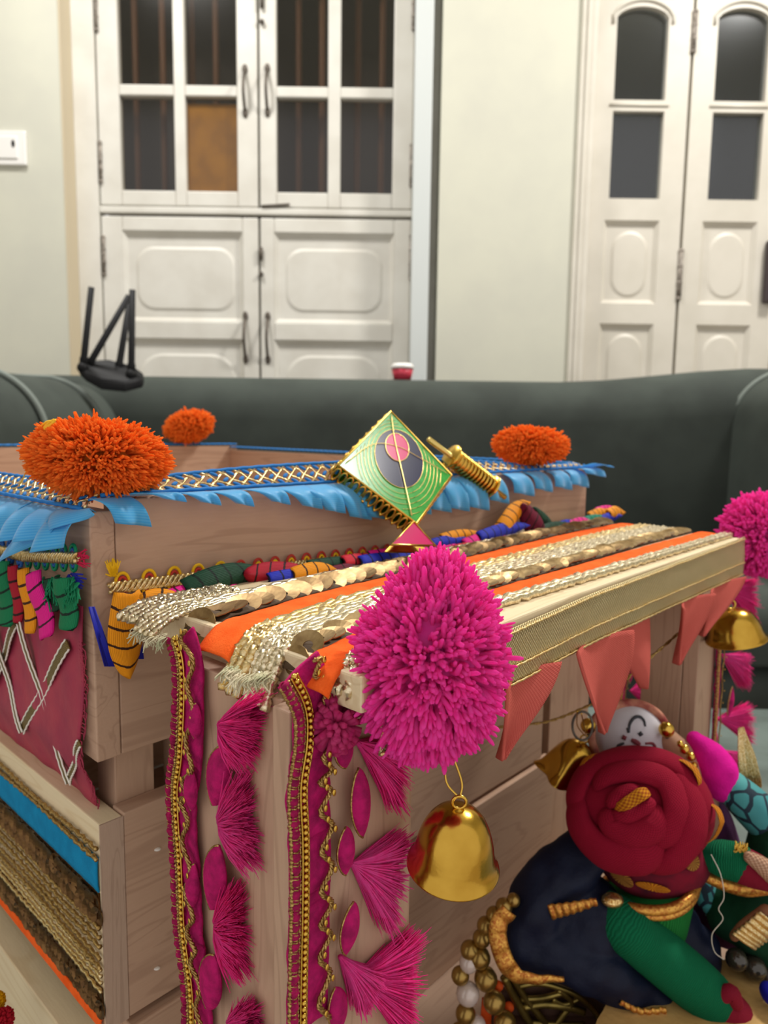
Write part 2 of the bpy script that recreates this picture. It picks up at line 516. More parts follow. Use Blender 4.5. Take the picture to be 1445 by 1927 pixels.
# --- left door: upper glazed leaves over lower panelled leaves
YL = YW + .09
d1 = struct('door_1')
fr = MB()
JX0, JX1 = X(150, YL), X(187, YL); KX0, KX1 = X(776, YL), X(812, YL)
rect_bar(fr, LX0, JX1, 0, DTOP, YL - .005, YL + .05); rect_bar(fr, KX0, LX1, 0, DTOP, YL - .005, YL + .05)
rect_bar(fr, JX1, KX0, DTOP - .08, DTOP, YL - .005, YL + .05)
fr.build('door_frame', door_paint, d1, smooth=False, bevel=.003)
rect_bar(MB(), X(776), X(809), 0, DTOP, YW - .012, YL - .005).build('cool_white_jamb', trim_cool, d1, smooth=False, bevel=.003)
MB().box((LX0 + .0005, YW + .004, 0), (.004, 0, 0), (0, .08, 0), (0, 0, DTOP)).build('door_reveal', reveal_shade, d1, smooth=False)
ZT, ZR = Z(392, YL), Z(405, YL)
yf = YL + .004
uz1 = DTOP - .08
def glazed(name, x0, x1, cols, rows, z0, paint, yb, par):
    holes = [(a, b, c, d) for a, b in cols for c, d in rows]
    return frame_bars(MB(), x0, x1, z0, uz1, holes, yb, yb + .035).build(name, paint, par, smooth=False, bevel=.004), holes
zrows = [(Z(360, YL), Z(181, YL)), (Z(160, YL), Z(-70, YL))]
lf1, h1 = glazed('upper_leaf', JX1 + .003, X(485, YL), [(X(229, YL), X(330, YL)), (X(351, YL), X(447, YL))], zrows, Z(389, YL), door_paint, yf, d1)
lf2, h2 = glazed('upper_leaf', X(489, YL), KX0 - .003, [(X(520, YL), X(616, YL)), (X(639, YL), X(737, YL))], zrows, Z(389, YL), door_paint, yf, d1)
for lf, hs in ((lf1, h1), (lf2, h2)):
    for a, b, c, d in hs:
        MB().box((a - .004, yf + .018, c - .004), (b - a + .008, 0, 0), (0, .003, 0), (0, 0, d - c + .008)).build('glass_pane', pane_glass, lf, smooth=False)
a, b, c, d = h1[2]
tagk(MB().box((a - .002, yf + .0245, c - .002), (b - a + .004, 0, 0), (0, .006, 0), (0, 0, d - c - .012)).build('mustard_board', mustard, lf1, smooth=False), 'structure')
rect_bar(MB(), JX1, KX0, Z(404, YL), Z(391, YL), yf - .004, yf + .03).build('middle_rail', door_paint, d1, smooth=False, bevel=.004)
for x0, x1, px0, px1, fx0, fx1 in ((JX1 + .003, X(485, YL), 228, 455, 250, 440), (X(489, YL), KX0 - .003, 515, 742, 535, 722)):
    rows = [(Z(606, YL), Z(437, YL)), (Z(850, YL), Z(640, YL)), (Z(1130, YL), Z(890, YL))]
    lf = frame_bars(MB(), x0, x1, .02, Z(409, YL), [(X(px0, YL), X(px1, YL), c, d) for c, d in rows], yf, yf + .035).build('lower_leaf', door_paint, d1, smooth=False, bevel=.004)
    for c, d in rows:
        mb = MB()
        panel(X(px0, YL), X(px1, YL), c, d, yf + .016, 'oct', X(fx0, YL), X(fx1, YL), c + .035, d - .045, mb)
        mb.build('door_panel', door_paint, lf, smooth=False)
for px, y0, y1 in ((461, 212, 130), (503, 210, 128), (462, 676, 595), (504, 676, 595)):
    bow_handle(X(px, YL, y0), Z(y0, YL), Z(y1, YL), yf - .002, d1)
for px, y0, y1 in ((189, 345, 272), (190, 520, 450), (774, 345, 270), (776, 520, 440), (773, 50, -20), (189, 60, -20)):
    hinge(X(px, YL, 300), Z(y0, YL), Z(y1, YL), yf - .004, d1)
for px, y0, y1 in ((495, 16, -20), (491, 490, 466)):
    mb = MB().tube([(X(px, YL), yf - .008, Z(y0, YL)), (X(px, YL), yf - .008, Z(y1, YL))], .006, 8)
    mb.ball((X(px, YL), yf - .008, Z(y0 + 26, YL)), .008); mb.build('door_bolt', iron, d1)
MB().tube([(X(492, YL), yf - .006, Z(388, YL)), (X(545, YL), yf - .006, Z(384, YL))], .004, 6).build('door_bolt', iron, d1)
# dim passage behind the left door: window bars in front of darkness
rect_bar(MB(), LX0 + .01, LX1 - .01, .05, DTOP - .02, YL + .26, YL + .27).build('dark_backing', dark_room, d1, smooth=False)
for px in (262, 312, 366, 410, 562, 605, 671, 716):
    MB().tube([(X(px, YL + .1), YL + .1, 1.05), (X(px, YL + .1), YL + .1, DTOP - .03)], .011, 8).build('window_bar', bar_wood, d1)

# --- right door: folding leaves with arched panes
d2 = struct('door_2')
YR = YW + .035
yr = YR + .004
fr = MB()
rect_bar(fr, RX0 - .035, X(1108), 0, DTOP, YW - .012, YR + .05)
rect_bar(fr, RX0 - .02, RX0 - .008, 0, DTOP, YW - .018, YR)
rect_bar(fr, RX1 - .02, RX1 + .035, 0, DTOP, YW - .012, YR + .05); rect_bar(fr, RX0, RX1, DTOP - .08, DTOP, YW - .012, YR + .05)
fr.build('door_frame', door_paint_warm, d2, smooth=False, bevel=.003)
def Xr(px): return X(px, YR, 300)
def Zr(py): return DP(1200, py, YR).z
leafw = Xr(1289) - Xr(1108)
pitchx = Xr(1337) - Xr(1150)
for i in range(5):
    ox = pitchx * i
    x0 = Xr(1108) + ox; x1 = x0 + leafw
    if x1 > RX1 + .01: break
    a, b = Xr(1150) + ox, Xr(1246) + ox
    zt = Zr(30)
    lf = MB()
    pr = [(Zr(571), Zr(414)), (Zr(770), Zr(609)), (Zr(1000), Zr(812))]
    holes = [(a, b, Zr(373), Zr(208)), (a, b, Zr(187), zt)] + [(a - .012, b + .004, c, d) for c, d in pr]
    frame_bars(lf, x0, x1, .02, zt, holes, yr, yr + .035)
    # arched head of the leaf
    n = 14
    rise = Zr(10) - zt
    arc = [(lerp(a, b, t / n), zt + rise * (1 - (2 * t / n - 1) ** 2) ** .7) for t in range(n + 1)]
    zt2 = DTOP - .085
    rect_bar(lf, x0, a, zt, zt2, yr, yr + .035); rect_bar(lf, b, x1, zt, zt2, yr, yr + .035)
    for (p, q) in zip(arc, arc[1:]):
        lf.prism([(p[0], yr, p[1]), (q[0], yr, q[1]), (q[0], yr, zt2), (p[0], yr, zt2)], (0, .035, 0))
    o = lf.build('door_leaf', door_paint_warm, d2, smooth=False)
    mb = MB()
    mb.tube([(a - .012, yr - .002, zt - .02)] + [(lerp(a - .012, b + .012, t / n), yr - .002, zt + (rise + .014) * (1 - (2 * t / n - 1) ** 2) ** .7 + .004) for t in range(n + 1)] + [(b + .012, yr - .002, zt - .02)], .005, 6)
    mb.tube([(a - .012, yr - .001, Zr(197)), (b + .012, yr - .001, Zr(197))], .0045, 6)
    mb.build('moulding', door_paint_warm, o)
    MB().box((a - .004, yr + .018, Zr(373) - .004), (b - a + .008, 0, 0), (0, .003, 0), (0, 0, Zr(208) - Zr(373) + .008)).build('glass_pane', pane_glass_cool, o, smooth=False)
    MB().box((a - .004, yr + .018, Zr(187) - .004), (b - a + .008, 0, 0), (0, .003, 0), (0, 0, zt2 - Zr(187))).build('glass_pane', pane_glass_cool, o, smooth=False)
    for c, d in pr:
        mb = MB(); panel(a - .012, b + .004, c, d, yr + .014, 'oval', a + .018, b - .024, c + .02, d - .03, mb)
        mb.build('door_panel', door_paint_warm, o, smooth=False)
    for y0, y1 in ((95, 20), (560, 470)):
        hinge(x1 + .003 if i % 2 == 0 else x0 - .001, Zr(y0), Zr(y1), yr - .003, d2)
for y0, y1 in ((95, 25), (545, 470)):
    hinge(x0 * 0 + Xr(1107), Zr(y0), Zr(y1), yr - .012, d2)
MB().box((X(1437, YR, 510), yr - .03, Zr(568)), (.035, 0, 0), (0, .03, 0), (0, 0, Zr(450) - Zr(568))).build('lock_case', plain('lock_dark', '#3a3034', .5), d2, smooth=False, bevel=.006)
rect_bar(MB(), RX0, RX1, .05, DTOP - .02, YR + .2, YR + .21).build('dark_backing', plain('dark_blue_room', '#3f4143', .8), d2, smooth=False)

# --- switch plate on the wall
sx0, sx1 = X(-45, YW, 280), X(52, YW, 280); sz0, sz1 = Z(313, YW, 20), Z(248, YW, 20)
sw = empty('wall_switch', ((sx0 + sx1) / 2, YW, sz0), 'white switch plate with a dark keyhole-shaped slot on the wall left of the glazed door', 'switch')
white_pl = plain('white_plastic', '#eeece8', .35)
MB().box((sx0, YW - .012, sz0), (sx1 - sx0, 0, 0), (0, .012, 0), (0, 0, sz1 - sz0)).build('plate', white_pl, sw, smooth=False, bevel=.004)
MB().box((sx0 + .02, YW - .016, sz0 + .018), (sx1 - sx0 - .045, 0, 0), (0, .006, 0), (0, 0, sz1 - sz0 - .036)).build('rocker', white_pl, sw, smooth=False, bevel=.003)
p = DP(25, 271, YW - .014)
MB().ball(p, (.008, .003, .016)).build('key_slot', plain('black_plastic', '#17171a', .4), sw)

# ------------------------------------------------------------------ sofa
sofa_c = plain('sofa_velvet', '#434944', 0.85, col2='#393e3a', nscale=9, bump=0.15, bscale=900, sheen=0.75)
piping = plain('sofa_piping', '#7a827c', 0.7, sheen=.3)
YS = 1.62
sofa = empty('sofa', (0.1, 1.5, 0), 'large grey-green velvet sofa with rounded arms below the two doors', 'sofa')
def rbox(mb, x0, x1, y0, y1, z0, z1, r, seg=5):
    """cushion-like box, long edges along x rounded"""
    pts = []
    for cy, cz, a0 in ((y1 - r, z1 - r, 0), (y0 + r, z1 - r, 90), (y0 + r, z0 + r * .3, 180), (y1 - r, z0 + r * .3, 270)):
        rz = r if a0 < 180 else r * .3
        for i in range(seg + 1):
            a = math.radians(a0 + 90 * i / seg); pts.append((cy + r * math.cos(a), cz + rz * math.sin(a)))
    n = len(pts)
    N = 24
    vs = []
    for k in range(N + 1):
        t = k / N
        x = lerp(x0, x1, t)
        e = 1 - .06 * max(0, abs(2 * t - 1) - .9) / .1
        cy, cz = (y0 + y1) / 2, (z0 + z1) / 2
        vs += [(x, cy + (p[0] - cy) * e, cz + (p[1] - cz) * e) for p in pts]
    fs = [(k * n + j, k * n + (j + 1) % n, (k + 1) * n + (j + 1) % n, (k + 1) * n + j) for k in range(N) for j in range(n)]
    fs += [tuple(range(n - 1, -1, -1)), tuple(N * n + j for j in range(n))]
    return mb.add(vs, fs)
SX0, SX1 = DP(-330, 900, YS).x, DP(1760, 900, YS).x
zb = DP(700, 713, YS + .08).z
mb = rbox(MB(), SX0, SX1, YS, YS + .24, .12, zb, .10)
xa, xb = DP(1060, 713, YS).x, DP(1460, 713, YS).x
def rise(x):
    t = min(1, max(0, (x - xa) / (xb - xa))); return .034 * t * t * (3 - 2 * t)
mb.v = [(p[0], p[1] - rise(p[0]) * 1.5, p[2] + rise(p[0]) * max(0, (p[2] - .4) / (zb - .4))) for p in mb.v]
mb.build('backrest', sofa_c, sofa)
rbox(MB(), SX0 + .2, SX1 - .2, YS - .52, YS + .03, .12, .33, .05).build('seat_base', sofa_c, sofa)
xm = (SX0 + SX1) / 2
for a, b in ((SX0 + .23, xm - .004), (xm + .004, SX1 - .23)):
    rbox(MB(), a, b, YS - .54, YS + .01, .33, .45, .05).build('seat_cushion', sofa_c, sofa)
def arm(pxi, pxo, topy, front, back, mir):
    """rolled arm: rounded section in x-z swept along y"""
    xi, xo = DP(pxi, 800, back).x, DP(pxo, 800, back).x
    zt = DP(pxi, topy, back).z
    mb = MB()
    r = .13; sg = 1 if xo > xi else -1
    sec = [(xi, .12), (xi, .40), (xi, zt - r)]
    for k in range(1, 8):
        a = math.pi / 2 * k / 8
        sec.append((xi + sg * r * (1 - math.cos(a)), zt - r + r * math.sin(a)))
    sec += [(xi + sg * r, zt), ((xi + xo) / 2, zt + .004), (xo - sg * r, zt)]
    for k in range(1, 8):
        a = math.pi / 2 * k / 8
        sec.append((xo - sg * r * (1 - math.sin(a)), zt - r + r * math.cos(a)))
    sec += [(xo, zt - r), (xo, .12)]
    ys = [front, front + .03, front + .1, back - .08, back, back + .14]
    sc = [.86, .96, 1, 1, 1, .9]
    n = len(sec); vs = []
    cx, cz = (xi + xo) / 2, zt - r
    for y, s in zip(ys, sc): vs += [(cx + (p[0] - cx) * s, y, max(.12, cz + (p[1] - cz) * s)) for p in sec]
    fs = [(k * n + j, k * n + (j + 1) % n, (k + 1) * n + (j + 1) % n, (k + 1) * n + j) for k in range(len(ys) - 1) for j in range(n)]
    fs += [tuple(range(n)), tuple((len(ys) - 1) * n + j for j in range(n - 1, -1, -1))]
    o = mb.add(vs, fs).build('armrest', sofa_c, sofa, sub=1)
    return sec, cx, cz, o
arms = []
secL, cxL, czL, aL = arm(236, -260, 720, 1.16, YS + .02, 1)
secR, cxR, czR, aR = arm(1352, 1790, 700, 1.10, YS + .02, -1)
for sec, cx, cz, o, ys in ((secL, cxL, czL, aL, (1.26, 1.52)), (secR, cxR, czR, aR, (1.585,))):
    for y in ys:
        MB().tube(curve([(cx + (p[0] - cx) * 1.004, y, cz + (p[1] - cz) * 1.004) for p in sec[1:]], 3), .006, 6).build('piping', piping, o)
for x in (SX0 + .1, SX1 - .1):
    for y in (YS - .38, YS + .15):
        MB().lathe([(0, 0), (.022, 0), (.03, .125), (0, .125)], (x, y, 0), ZA, 12).build('foot', plain('dark_wood', '#2f221a', .5), sofa)

# --- router on the left arm of the sofa
bp = plain('router_black', '#141416', .6, spec=.25)
yq = YS - .10
rc = DP(205, 712, yq)
rt = empty('router', (rc.x, rc.y, rc.z - .02), 'black router with four raised antennas perched where the left sofa arm meets the back', 'router')
mb = MB()
ol = [(146, 690, -.05), (160, 682, .03), (205, 678, .05), (250, 690, .05), (271, 706, .02), (270, 716, -.05), (235, 726, -.08), (190, 722, -.08), (160, 705, -.07)]
top = [DP(x, y - 4, yq + dy * .4) for x, y, dy in ol]; bot = [q - ZA * .022 * (1 if i not in (0, 1) else .5) for i, q in enumerate(top)]
mb.prism(top, Vector((0, 0, -.02)))
mb.build('body', bp, rt, smooth=False, bevel=.006)
for (x0, y0, x1, y1, dy) in ((156, 692, 172, 540, -.03), (163, 694, 243, 556, .00), (222, 700, 246, 556, .02), (247, 705, 249, 545, -.02)):
    a, b = DP(x0, y0, yq + dy * .5), DP(x1, y1, yq + dy)
    an = MB().tube([a, a + (b - a) * .12, a + (b - a) * .14, b], [.009, .009, .0075, .0065], 8, flat=((0, 1, 0), .6)).build('antenna', bp, rt)
    MB().ball(a, .012).build('hinge_joint', bp, an)

# --- red and white cup standing on the sofa back's top
cp = DP(757, 713, YS + .12)
zt_ = cp.z - .002
cup = empty('cup', (cp.x, YS + .12, zt_), 'small red cup with white lid on the sofa back before the glazed door', 'cup')
MB().lathe([(0, 0), (.021, 0), (.026, .026), (0, .026)], (cp.x, YS + .12, zt_), ZA, 20).build('cup_body', plain('cup_red', '#c4344a', .4), cup)
MB().lathe([(0, 0), (.0275, 0), (.0275, .006), (.022, .012), (0, .012)], (cp.x, YS + .12, zt_ + .026), ZA, 20).build('lid', white_pl, cup)

# --- table the toy house stands on
TZ = 0.70 - 0.412
marble = plain('green_marble', '#565f5a', 0.35, col2='#6d7974', nscale=14)
tb = empty('coffee_table', (.05, .56, 0), 'low table with a mottled grey-green top under the toy house', 'table')
MB().box((-.62, .04, TZ - .03), (1.3, 0, 0), (0, 1.0, 0), (0, 0, .03)).build('tabletop', marble, tb, smooth=False, bevel=.004)
for x in (-.55, .58):
    for y in (.12, .94):
        MB().box((x, y, 0), (.045, 0, 0), (0, .045, 0), (0, 0, TZ - .03)).build('leg', bar_wood, tb, smooth=False, bevel=.003)

# ------------------------------------------------------------------ the toy house
z0_ = 0.70
ZTOP, ZUB = z0_ - .0285, z0_ - .1335            # upper board
ZMT, ZMB = z0_ - .159, z0_ - .2515             # middle board
ZBT = z0_ - .2545                              # bottom board top
ZFL = z0_ - .360                               # porch floor
ZBASE = TZ
ZAW = z0_ - .067                               # canopy top
LEN, DEP, TB = 1.50 * D0, 1.75 * D0, .0098
wu = wood('pine_along', 'u'); wv = wood('pine_side', 'v', seed=3.0); wz = wood('pine_upright', 'z', seed=7.0)
wcr = wood('pine_lit', 'v', '#ead9b4', '#d3b98a', seed=5.0)  # cream copy of the pine: light on the ledge tops put into colour
wend = wood('pine_end_grain', 'z', '#b79c88', '#8b6d5c', fine=2.2, seed=11.0)
gold = plain('polished_gold', '#d9b050', .22, 1.0, bump=.05, bscale=900)
gold_t = glitter('gold_thread', '#c9a257', '#f0dcab', 1500)
gold_d = glitter('antique_gold_thread', '#8c6a38', '#c9a868', 1600, .4)
silver_t = glitter('pale_gold_thread', '#c8b48a', '#fff1d2', 1300, .28)
house = empty('toy_house', H(LEN / 2, 0, ZBASE), 'decorated wooden toy house with roof parapet, porch canopy and open fronts on the table', 'toy house')
def board(name, u0, u1, w0, w1, za, zb_, mat, par=house, bevel=.0006, lab=None):
    o = MB().box(H(u0, w0, za), UA * (u1 - u0), WA * (w1 - w0), ZA * (zb_ - za)).build(name, mat, par, smooth=False, bevel=bevel)
    if lab: o['label'] = lab
    return o
TU = .037 * D0                                  # thickness seen as the side board's end
E = .0004
front_up = board('parapet_board', TU + E, LEN, -TB, 0, ZUB, ZTOP, wu)
left_up = board('parapet_board', 0, TU, -DEP, .0004, ZUB, ZTOP - .0042, wv)
right_up = board('parapet_board', LEN - TU, LEN, -DEP, -TB - E, ZUB, ZTOP + .002, wv)
# right and back top edges rise a little towards the far corner
pr = LS(360, 836, LEN - TU)
zfar = min(ZTOP + .03, pr.z)
wf = -DEP
MB().add([H(TU, wf - TB, ZUB), H(LEN, wf - TB, ZUB), H(LEN, wf, ZUB), H(TU, wf, ZUB), H(TU, wf - TB, zfar), H(LEN, wf - TB, zfar), H(LEN, wf, zfar), H(TU, wf, zfar)],
         [(0, 1, 2, 3), (7, 6, 5, 4), (0, 4, 5, 1), (1, 5, 6, 2), (2, 6, 7, 3), (3, 7, 4, 0)]).build('parapet_board', wu, house, smooth=False)
board('roof_deck', TU, LEN - TU, -DEP, -TB, ZUB + .012, ZUB + .018, wu)
left_mid = board('side_board', 0, TU, -DEP, -.0004, ZMB, ZMT - .001, wcr)
MB().box(H(0, -.0004, ZMB), UA * TU, WA * .0008, ZA * (ZMT - .001 - ZMB)).build('end_grain', wend, left_mid, smooth=False)  # thin end-grain cap, its shade put into a darker colour
front_mid = board('front_board', TU + E, 1.30 * D0, -TB, 0, ZMB, ZMT, wu)
front_bot = board('front_board', TU, 1.355 * D0, -TB * .6, .003, ZFL, ZBT, wu)
left_bot = board('side_board', -.006, TU, -DEP, -.0004, ZBASE + .01, ZBT - .012, wcr, lab='side board coloured as lit pale wood, its top edge sticking out')
board('porch_floor', -.02, LEN + .03, 0, 1.0 * D0, ZBASE, ZFL, wood('porch_floor', 'u', '#967862', '#74543f', seed=2.0))
board('floor_slab', -.02, LEN + .03, -DEP, 0, ZBASE, ZBASE + .012, wu)
# inner corner posts carrying the boards
board('corner_post', TU + .002, TU + .020, -TB - .0165, -TB, ZBASE + .012, ZUB + .012, wz)
board('corner_post', .150 * D0, .150 * D0 + .010, -TB - .011, -TB, ZBASE + .012, ZUB + .012, wz)
xu0, xu1 = toH(FW(1045, 1400, -.012))[0], toH(FW(1100, 1400, -.012))[0]
board('corner_post', xu0, xu1, -.024, -.010, ZBASE + .012, ZUB + .012, wz)
board('corner_post', LEN - TU - .016, LEN - TU, -TB - .018, -TB, ZBASE + .012, ZUB + .012, wz)
for u in (TU, LEN - TU - .016): board('corner_post', u, u + .016, -DEP, -DEP + .016, ZBASE + .012, ZUB + .012, wz)
right_low = board('side_board', LEN - TU, LEN, -DEP, -.05, ZMB, ZMT, wv)
board('side_board', LEN - TU, LEN, -DEP, -.05, ZFL, ZBT, wv)
board('inner_panel', LEN - TU - .004, LEN - TU - .001, -DEP, -.06, ZFL, ZUB, wv)
MB().box(H(TU, wf - TB, ZBASE + .012), UA * (LEN - TU), WA * TB, ZA * (ZUB - ZBASE - .012)).build('back_board', wu, house, smooth=False)
# blob of dried glue on the middle board and under it
for px, py, r in ((252, 1484, .0022), (296, 1598, .0013), (295, 1822, .0012)):
    MB().ball(FW(px, py, .0002) if py > 1500 else HZ(px, py, ZMT + .0003), (r * 1.2, r, r * .5)).build('glue_spot', plain('dried_glue', '#e9e2d8', .3), house)
# porch pillars: two planks each
LP = toH(FW(345, 1500, 0))[0]
def wl(px, u): return toH(LS(px, 1500, u))[1]
UP = .022 * D0
WPF = wl(531, UP)
pillar_l = board('porch_pillar', UP, UP + TB * .8, wl(345, UP), WPF, ZFL, ZAW - .012, wz)
ub = toH(FW(775, 1500, WPF + .001 + TB * .8))[0]
board('porch_pillar', toH(FW(545, 1500, WPF + .001 + TB * .8))[0], ub, WPF + .001, WPF + .001 + TB * .8, ZFL, ZAW - .012, wz)
wr = .40 * D0
ua_, ub_ = toH(FW(1310, 1300, wr))[0], toH(FW(1341, 1300, wr))[0]
board('porch_pillar', ua_, ub_, wr - TB, wr, ZFL, ZAW - .012, wz)
board('porch_pillar', ua_, ua_ + TB, wr - .038, wr - TB - E, ZFL, ZAW - .012, wz)

# --- canopy over the porch with its glued trims
UL, UR, WAWN = .045 * D0, 1.395 * D0, .483 * D0
UL, UR = .045 * D0, 1.395 * D0
def WF(u):
    return lerp(.505, .470, min(1, max(0, (u / D0) / .6))) * D0 if u < .6 * D0 else lerp(.470, .464, min(1, (u / D0 - .6) / .8)) * D0
WAWN = .483 * D0
us = [UL + (UR - UL) * i / 8 for i in range(9)]
can = MB().prism([H(UL, .0006, ZAW)] + [H(u, WF(u), ZAW) for u in us] + [H(UR, .0006, ZAW)], ZA * -.0105).build('canopy', wood('canopy_wood', 'u', '#e3d2ac', '#c4a97c', seed=9.0), house, smooth=False, bevel=.0008)
def trim_path(w, over=.016, drop=.012, splay=0.0, lift=.0005, u1=None):
    """a glued ribbon's centre line: from the right end to the left end, then hanging over the edge"""
    u1 = UR if u1 is None else u1
    wl_, wr_ = w if isinstance(w, tuple) else (w, w)
    def we(u):
        t = u / D0
        return lerp(wl_, wr_, min(1.3, (t - .2) / .7)) + splay * 0 + .055 * D0 * max(0, (.26 - t) / .26) ** 1.4 * (wl_ / D0 / .4)
    pts = [H(lerp(u1, UL + .012, t / 26), we(lerp(u1, UL + .012, t / 26)), ZAW + lift) for t in range(27)]
    for k in range(1, 9):
        t = k / 8
        u = UL + .012 - over * (t ** .8)
        pts.append(H(u, we(u) + splay * t * t, ZAW + lift + .0008 * math.sin(t * 3.1) - drop * t * t))
    return pts
def lw(a, b, t):
    return (lerp(a[0], b[0], t), lerp(a[1], b[1], t)) if isinstance(a, tuple) else lerp(a, b, t)
def wid(a, b): return (b[0] - a[0] + b[1] - a[1]) / 2 if isinstance(a, tuple) else b - a
def ribbon(name, w0, w1, mat, thick=.0016, wob=.0004, **kw):
    path = trim_path(lw(w0, w1, .5), **kw)
    n = len(path)
    def f(a, b):
        i = a * (n - 1); k = min(int(i), n - 2); p = path[k].lerp(path[k + 1], i - k)
        t = (path[k + 1] - path[k]).normalized()
        up = t.cross(WA).normalized()
        if up.z < 0 and abs(up.z) > .3: up = -up
        e = 1 + .12 * max(0, a - .8) / .2
        wv_ = WA * ((b - .5) * wid(w0, w1) * e)
        return p + wv_ + ZA * (thick * .6 * (1 - (2 * b - 1) ** 4)) + ZA * wob * noise.noise(p * 220 + wv_ * 90)
    return MB().grid(f, 90, 8).build(name, mat, can, solid=thick * .6)
def braid(name, w0, w1, mat, strands=5, r=None, **kw):
    """parallel metallic threads with a wobble"""
    mb = MB()
    r = r or wid(w0, w1) / strands * .62
    for s in range(strands):
        w = lw(w0, w1, (s + .5) / strands)
        path = trim_path(w, lift=r * .8, splay=(s - strands / 2) * .0006 + kw.get('splay', 0), **{k: v for k, v in kw.items() if k != 'splay'})
        fine = []
        for i in range(len(path) - 1):
            for j in range(4): fine.append(path[i].lerp(path[i + 1], j / 4))
        fine.append(path[-1])
        ph = random.random() * 6
        fine = [p + WA * (.0004 * math.sin(i * 1.9 + ph)) + ZA * (.00035 * math.sin(i * 2.3 + ph * 2)) for i, p in enumerate(fine)]
        mb.tube(fine, [r * (1 + .22 * math.sin(i * 2.9 + ph)) for i in range(len(fine))], 6)
    return mb.build(name, mat, can)
def ring_disc(mb, c, nrm, dirv, R, r, n=14, squash=.8, th=.0003):
    """sequin: a thin cupped ring"""
    x, y, a = frame(nrm, dirv)
    vs = []
    for i in range(n):
        t = 2 * math.pi * i / n
        d = x * math.cos(t) + y * math.sin(t) * squash
        vs += [c + d * R + a * th * 2, c + d * r - a * th, c + d * r - a * th * 2.5, c + d * R + a * th * .5]
    fs = []
    for i in range(n):
        j = (i + 1) % n
        for k in range(4): fs.append((i * 4 + k, i * 4 + (k + 1) % 4, j * 4 + (k + 1) % 4, j * 4 + k))
    mb.add(vs, fs)
def sequins(name, w0, w1, mat, n=52, u1=None, base=None):
    mb = MB()
    path = trim_path(lw(w0, w1, .5), over=.012, drop=.006, lift=.0008, u1=u1)
    WD = wid(w0, w1)
    P = np.array([tuple(p) for p in path]); L = np.r_[0, np.cumsum(np.linalg.norm(np.diff(P, axis=0), axis=1))]
    R = WD * .37
    for i in range(n):
        s = L[-1] * (i + .5) / n
        k = min(np.searchsorted(L, s, side='right') - 1, len(P) - 2)
        p = Vector(P[k] + (P[k + 1] - P[k]) * (s - L[k]) / (L[k + 1] - L[k]))
        t = Vector(P[k + 1] - P[k]).normalized()
        up = WA.cross(t).normalized()
        if up.z < 0: up = -up
        nn = (up + t * (.18 + .34 * random.random()) + WA * random.uniform(-.22, .22)).normalized()
        ring_disc(mb, p + up * (.0009 + random.random() * .0003) + WA * random.uniform(-.05, .05) * WD, nn, t, R, R * .30, n=16, squash=1.22, th=.00022)
    o = mb.build(name, mat, can, smooth=False)
    MB().tube([p + ZA * .0003 for p in path], WD * .47, 8, flat=(ZA, .05)).build('backing_tape', plain('brown_tape', '#4e3a24', .8), o)
    return o
felt_o = plain('orange_felt', '#fb6a26', .95, col2='#ef5a17', nscale=160, bump=.35, bscale=1400, sheen=.35)
seq = plain('bronze_sequin', '#93784e', .38, .8, col2='#765a36', nscale=300)
seq_p = plain('pale_sequin', '#a68c60', .38, .8, col2='#846a44', nscale=300)
def Q(a, b): return (a * D0, b * D0)
braid('gold_braid', Q(.070, .070), Q(.118, .118), silver_t, 5, over=.024, drop=.004, u1=.17 * D0)
braid('gold_braid', Q(.112, .078), Q(.146, .098), silver_t, 4, over=.026, drop=.005)
sequins('sequin_trim', Q(.145, .095), Q(.208, .160), seq)
ribbon('orange_ribbon', Q(.208, .160), Q(.264, .222), felt_o, over=.019, drop=.007)
braid('gold_braid', Q(.264, .222), Q(.296, .256), gold_t, 3, over=.022, drop=.016)
braid('gold_braid', Q(.294, .254), Q(.337, .312), silver_t, 5, over=.021, drop=.017)
sequins('sequin_trim', Q(.335, .308), Q(.380, .360), seq_p, 62)
ribbon('orange_ribbon', Q(.379, .360), Q(.420, .420), felt_o, over=.019, drop=.006)
braid('gold_braid', Q(.420, .421), Q(.442, .446), silver_t, 2, over=.012, drop=.008)
for q, (x, y, spread, ln) in enumerate(((272, 1184, 14, 22), (300, 1196, 16, 22), (470, 1272, 26, 24), (440, 1258, 18, 18), (500, 1268, 16, 18))):
    if q in (0, 2): fray = MB()
    for i in range(36):
        p = HZ(x + random.uniform(-spread, spread), y + random.uniform(-6, 6), ZAW - .004)
        fray.tube(curve([p, p - UA * random.uniform(.001, .003) - ZA * .001, p - UA * random.uniform(.001, .004) - ZA * ln * random.uniform(.00008, .00022) + WA * random.uniform(-.002, .002)], 3), .00022, 4)
    if q in (1, 4): fray.build('frayed_end', plain('cream_fluff', '#d8ccae', .9, col2='#a9ab86', nscale=120, sheen=.5), can)
# gold mesh ribbon on the front edge
gm = weave('gold_mesh', '#a08a58', '#f0e2b8', 520, .35, .9, 0, .0006, .75)
def fas(a, b):
    u = lerp(UL + .006, UR + .002, a)
    zt = lerp(ZAW - .0035, ZAW + .001, a)
    z = zt - b * lerp(.0205, .0258, a)
    return H(u, WF(u) + .0014 + .0006 * noise.noise(Vector((u * 60, b * 3, 0))) + .0006 * math.sin(b * 3.1), z)
fb = MB().grid(fas, 70, 10).build('gold_ribbon', gm, can, solid=.0006)
mb = MB()
for bb in (.06, .66, .97):
    mb.tube([fas(a / 120, bb) + WA * (.0006 + .0003 * (a % 2)) for a in range(121)], .0005, 5)
mb.build('ribbon_stitching', gold_t, can)
